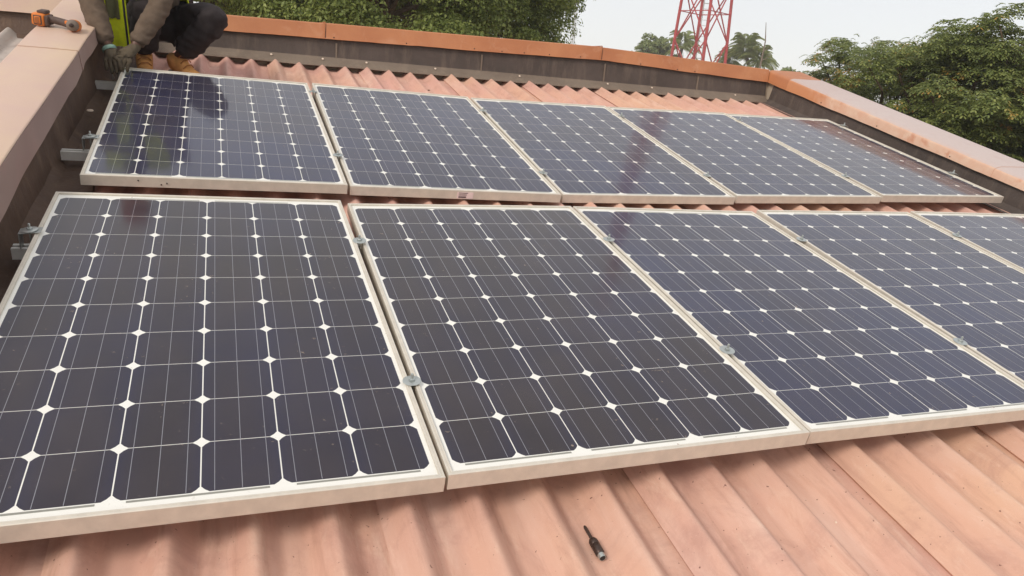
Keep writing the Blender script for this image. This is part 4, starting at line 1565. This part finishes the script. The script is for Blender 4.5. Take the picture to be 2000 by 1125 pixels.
def feather_tree(name, label, base, cz, R, nros, seed, group, fl=0.42, shell=0.35, low=-0.97, face=None):
    """crown of drooping rosettes of pinnate leaves"""
    g = np.random.default_rng(seed)
    base = V(base)
    t = thing(name, label, 'tree', base, group, False)
    ctr = np.array([0, 0, cz - base.z])
    nb = max(40, nros // 26)
    bo, _ = clump_centres((0, 0, cz - base.z), R, nb, g, shell, low)
    # uneven outline: whole boughs pushed in or out, each a shallow umbrella of leaf rosettes
    for i in range(nb):
        d = (bo[i] - ctr) / np.array(R)
        bo[i] = ctr + (bo[i] - ctr) * (1 + 0.22 * nz(d[0] * 2.4 + seed, d[1] * 2.4, d[2] * 2.4))
    bi = g.integers(0, nb, nros)
    dd = unit(nros, g)
    dd[:, 2] = np.abs(dd[:, 2])
    br_ = (0.34 + 0.34 * g.random(nb))[bi]
    cen = bo[bi] + dd * br_[:, None] * np.array([1, 1, 0.72]) * (0.55 + 0.45 * g.random(nros))[:, None]
    NF, NL = 6, 4
    n = nros * NF
    ci = np.repeat(np.arange(nros), NF)
    az = np.tile(np.arange(NF) * 2 * np.pi / NF, nros) + g.normal(size=n) * 0.25
    out = cen - ctr
    out[:, 2] *= 0.3
    out /= np.linalg.norm(out, axis=1, keepdims=True) + 1e-9
    d = np.stack([np.cos(az), np.sin(az), 0.25 + 0.25 * g.random(n)], 1) + out[ci] * 0.45
    d /= np.linalg.norm(d, axis=1, keepdims=True)
    Lf = fl * (0.7 + 0.55 * g.random(n))
    o = cen[ci] + g.normal(size=(n, 3)) * 0.03
    side = np.cross(d, np.array([0, 0, 1.0]))
    side /= np.linalg.norm(side, axis=1, keepdims=True) + 1e-9
    vs = []
    for k in range(NL):
        s = 0.18 + 0.82 * k / (NL - 1)
        p = o + d * (Lf * s)[:, None]
        p[:, 2] -= Lf * 0.62 * s ** 2.1
        tang = d.copy()
        tang[:, 2] -= 0.62 * 2.1 * s ** 1.1
        tang /= np.linalg.norm(tang, axis=1, keepdims=True)
        ll = Lf * 0.40 * (1.0 - 0.45 * abs(s - 0.5))
        for sg in (-1, 1):
            ld = side * sg * 0.85 + tang * 0.55 + np.array([0, 0, -0.22])
            ld /= np.linalg.norm(ld, axis=1, keepdims=True)
            wv = tang * 0.085
            a0 = p
            a2 = p + ld * ll[:, None]
            mid = p + ld * (ll * .55)[:, None]
            a1 = mid + wv * (Lf / .42)[:, None] * .62
            a3 = mid - wv * (Lf / .42)[:, None] * .62
            vs.append(np.stack([a0, a1, a2, a3], 1))
    v = np.stack(vs, 1).reshape(-1, 3)
    q = np.arange(len(v)).reshape(-1, 4)
    c = child('crown', np_mesh('crown', v, q, M['leaf_right']), t)
    c['kind'] = 'stuff'
    h = cz - base.z
    mb = MB()
    limb(mb, (0, 0, -0.1), (0.2, 0.1, h - R[2] * .4), 0.24, 0.16, g, 8, 0)
    mb.part('trunk', M['bark'], t, True)
    mb = MB()
    for k in g.permutation(nros)[:46]:
        limb(mb, (0, 0, h - R[2] * (.7 - .4 * g.random())), tuple(cen[k]), 0.045, 0.010, g, 6, 0.10)
    mb.part('limbs', M['bark'], t, True)
    return t


GR = 'feathery trees beyond the right parapet'
feather_tree('feathery_tree', 'lower feathery tree at the left end of the right hand trees', polar(44.6, 17.0, GZ), -0.3, (2.15, 2.1, 2.2), 3700, 21, GR, 0.165)
feather_tree('feathery_tree', 'tall feathery tree with orange specks behind the right coping', polar(51.0, 14.2, GZ), -0.25, (2.15, 2.3, 2.55), 6200, 22, GR, 0.165)
feather_tree('feathery_tree', 'feathery tree cut off by the right edge of the picture', polar(60.0, 14.5, GZ), -0.1, (2.3, 2.3, 2.55), 4000, 23, GR, 0.165)

feather_tree('feathery_tree', 'feathery tree behind, closing the gap between the lower and the tall one', polar(47.6, 18.5, GZ), -0.2, (2.2, 2.0, 2.3), 2600, 24, GR, 0.19)

# far trees round the tower foot
broad_tree('far_tree', 'loose pale green tree at the left foot of the red tower', polar(30.5, 74, GZ), 3.6, (2.2, 2.2, 2.3), 80, 0.50, 70, 0.34, 0.17, M['leaf_far'], 31, None, -0.8, 0.3)
broad_tree('far_bush', 'small far bush low behind the tower legs', polar(34.4, 86, GZ), 2.7, (1.6, 1.6, 1.3), 40, 0.5, 60, 0.34, 0.17, M['leaf_light'], 32, None, -0.8, 0.3)
broad_tree('far_tree', 'small light green tree top above the corner of the coping', polar(39.7, 60, GZ), 2.0, (1.0, 1.0, 1.25), 44, 0.34, 60, 0.22, 0.11, M['leaf_light'], 33, None, -0.8, 0.3)


def palm(label, base, top, nf, FL, seed, group):
    g = np.random.default_rng(seed)
    base = V(base)
    t = thing('palm_tree', label, 'palm', base, group, False)
    h = top - base.z
    vs = []
    qs = []
    for i in range(nf):
        az = g.random() * 6.283
        el = -0.2 + 1.25 * (i / nf)
        d = np.array([math.cos(az) * math.cos(el), math.sin(az) * math.cos(el), math.sin(el)])
        L = FL * (0.75 + 0.4 * g.random())
        sd2 = np.cross(d, [0, 0, 1.0])
        sd2 /= np.linalg.norm(sd2) + 1e-9
        o = np.array([0, 0, h - FL * .55 * (1 - i / nf) * 0.8])
        for k in range(16):
            s = 0.1 + 0.9 * k / 15
            p = o + d * L * s
            p[2] -= L * 0.55 * s ** 2.2
            ll = L * 0.30 * (1 - 0.5 * s)
            for sg in (-1, 1):
                ld = sd2 * sg * 0.7 + d * 0.35 + np.array([0, 0, -0.75])
                ld /= np.linalg.norm(ld)
                w2 = d * L * 0.028
                a2 = p + ld * ll
                m2 = p + ld * ll * .5
                vs += [p - w2 * .6, m2 + w2, a2, m2 - w2]
    v = np.array(vs)
    q = np.arange(len(v)).reshape(-1, 4)
    o = child('crown', np_mesh('crown', v, q, M['leaf_palm']), t)
    o['kind'] = 'stuff'
    mb = MB()
    limb(mb, (0, 0, -.1), (0.05, 0, h - FL * .5), 0.22, 0.15, g, 8, 0)
    mb.part('trunk', M['bark'], t, True)


GP = 'palms beyond the far parapet'
palm('palm partly behind the left legs of the red tower', polar(32.2, 72, GZ), 5.7, 46, 1.75, 41, GP)
palm('palm with the highest drooping crown right of the tower', polar(36.6, 66, GZ), 5.3, 60, 1.9, 42, GP)
palm('shorter palm filling the left side of the palm clump', polar(35.75, 67, GZ), 4.3, 50, 1.6, 43, GP)
palm('shorter palm at the right side of the clump by the bare stem', polar(37.6, 65, GZ), 4.4, 52, 1.7, 44, GP)

# bare sapling
g = np.random.default_rng(5)
bs = thing('bare_sapling', 'thin leafless stem rising beside the palms', 'sapling', polar(37.75, 50, GZ), None, False)
mb = MB()
mb.tube([(0, 0, 0), (0.05, 0, 3), (-0.02, 0, 6.2), (0.03, 0, 8.0), (0.10, 0, 9.2), (-0.08, 0, 10.3)], [0.10, 0.08, 0.065, 0.05, 0.035, 0.015], 7)
mb.part('trunk', M['bark_grey'], bs, True)
for a, b in (((0.0, 0, 7.2), (0.75, -0.5, 7.65)), ((0.0, 0, 6.9), (1.1, -0.7, 7.35)), ((0.02, 0, 8.0), (0.45, -0.25, 8.55)), ((0.05, 0, 8.6), (0.3, -0.2, 8.95))):
    mb = MB()
    limb(mb, a, b, 0.032, 0.010, g, 5, -0.05)
    mb.part('branch', M['bark_grey'], bs, True)

# ---------------------------------------------------------------- dusty air
mb = MB()
mb.box((24, 36, 20.5), (92, 124, 53))
t = NT('dusty_haze')
pv = t.new('ShaderNodeVolumePrincipled')
pv.inputs['Color'].default_value = (0.93, 0.93, 0.95, 1)
pv.inputs['Density'].default_value = 0.0017
pv.inputs['Anisotropy'].default_value = 0.2
t.link(pv.outputs['Volume'], t.out.inputs['Volume'])
hz = link(bpy.data.objects.new('haze', mb.mesh('haze', t.m)))
hz['kind'] = 'stuff'
hz['label'] = 'thin pale dusty haze in the air'
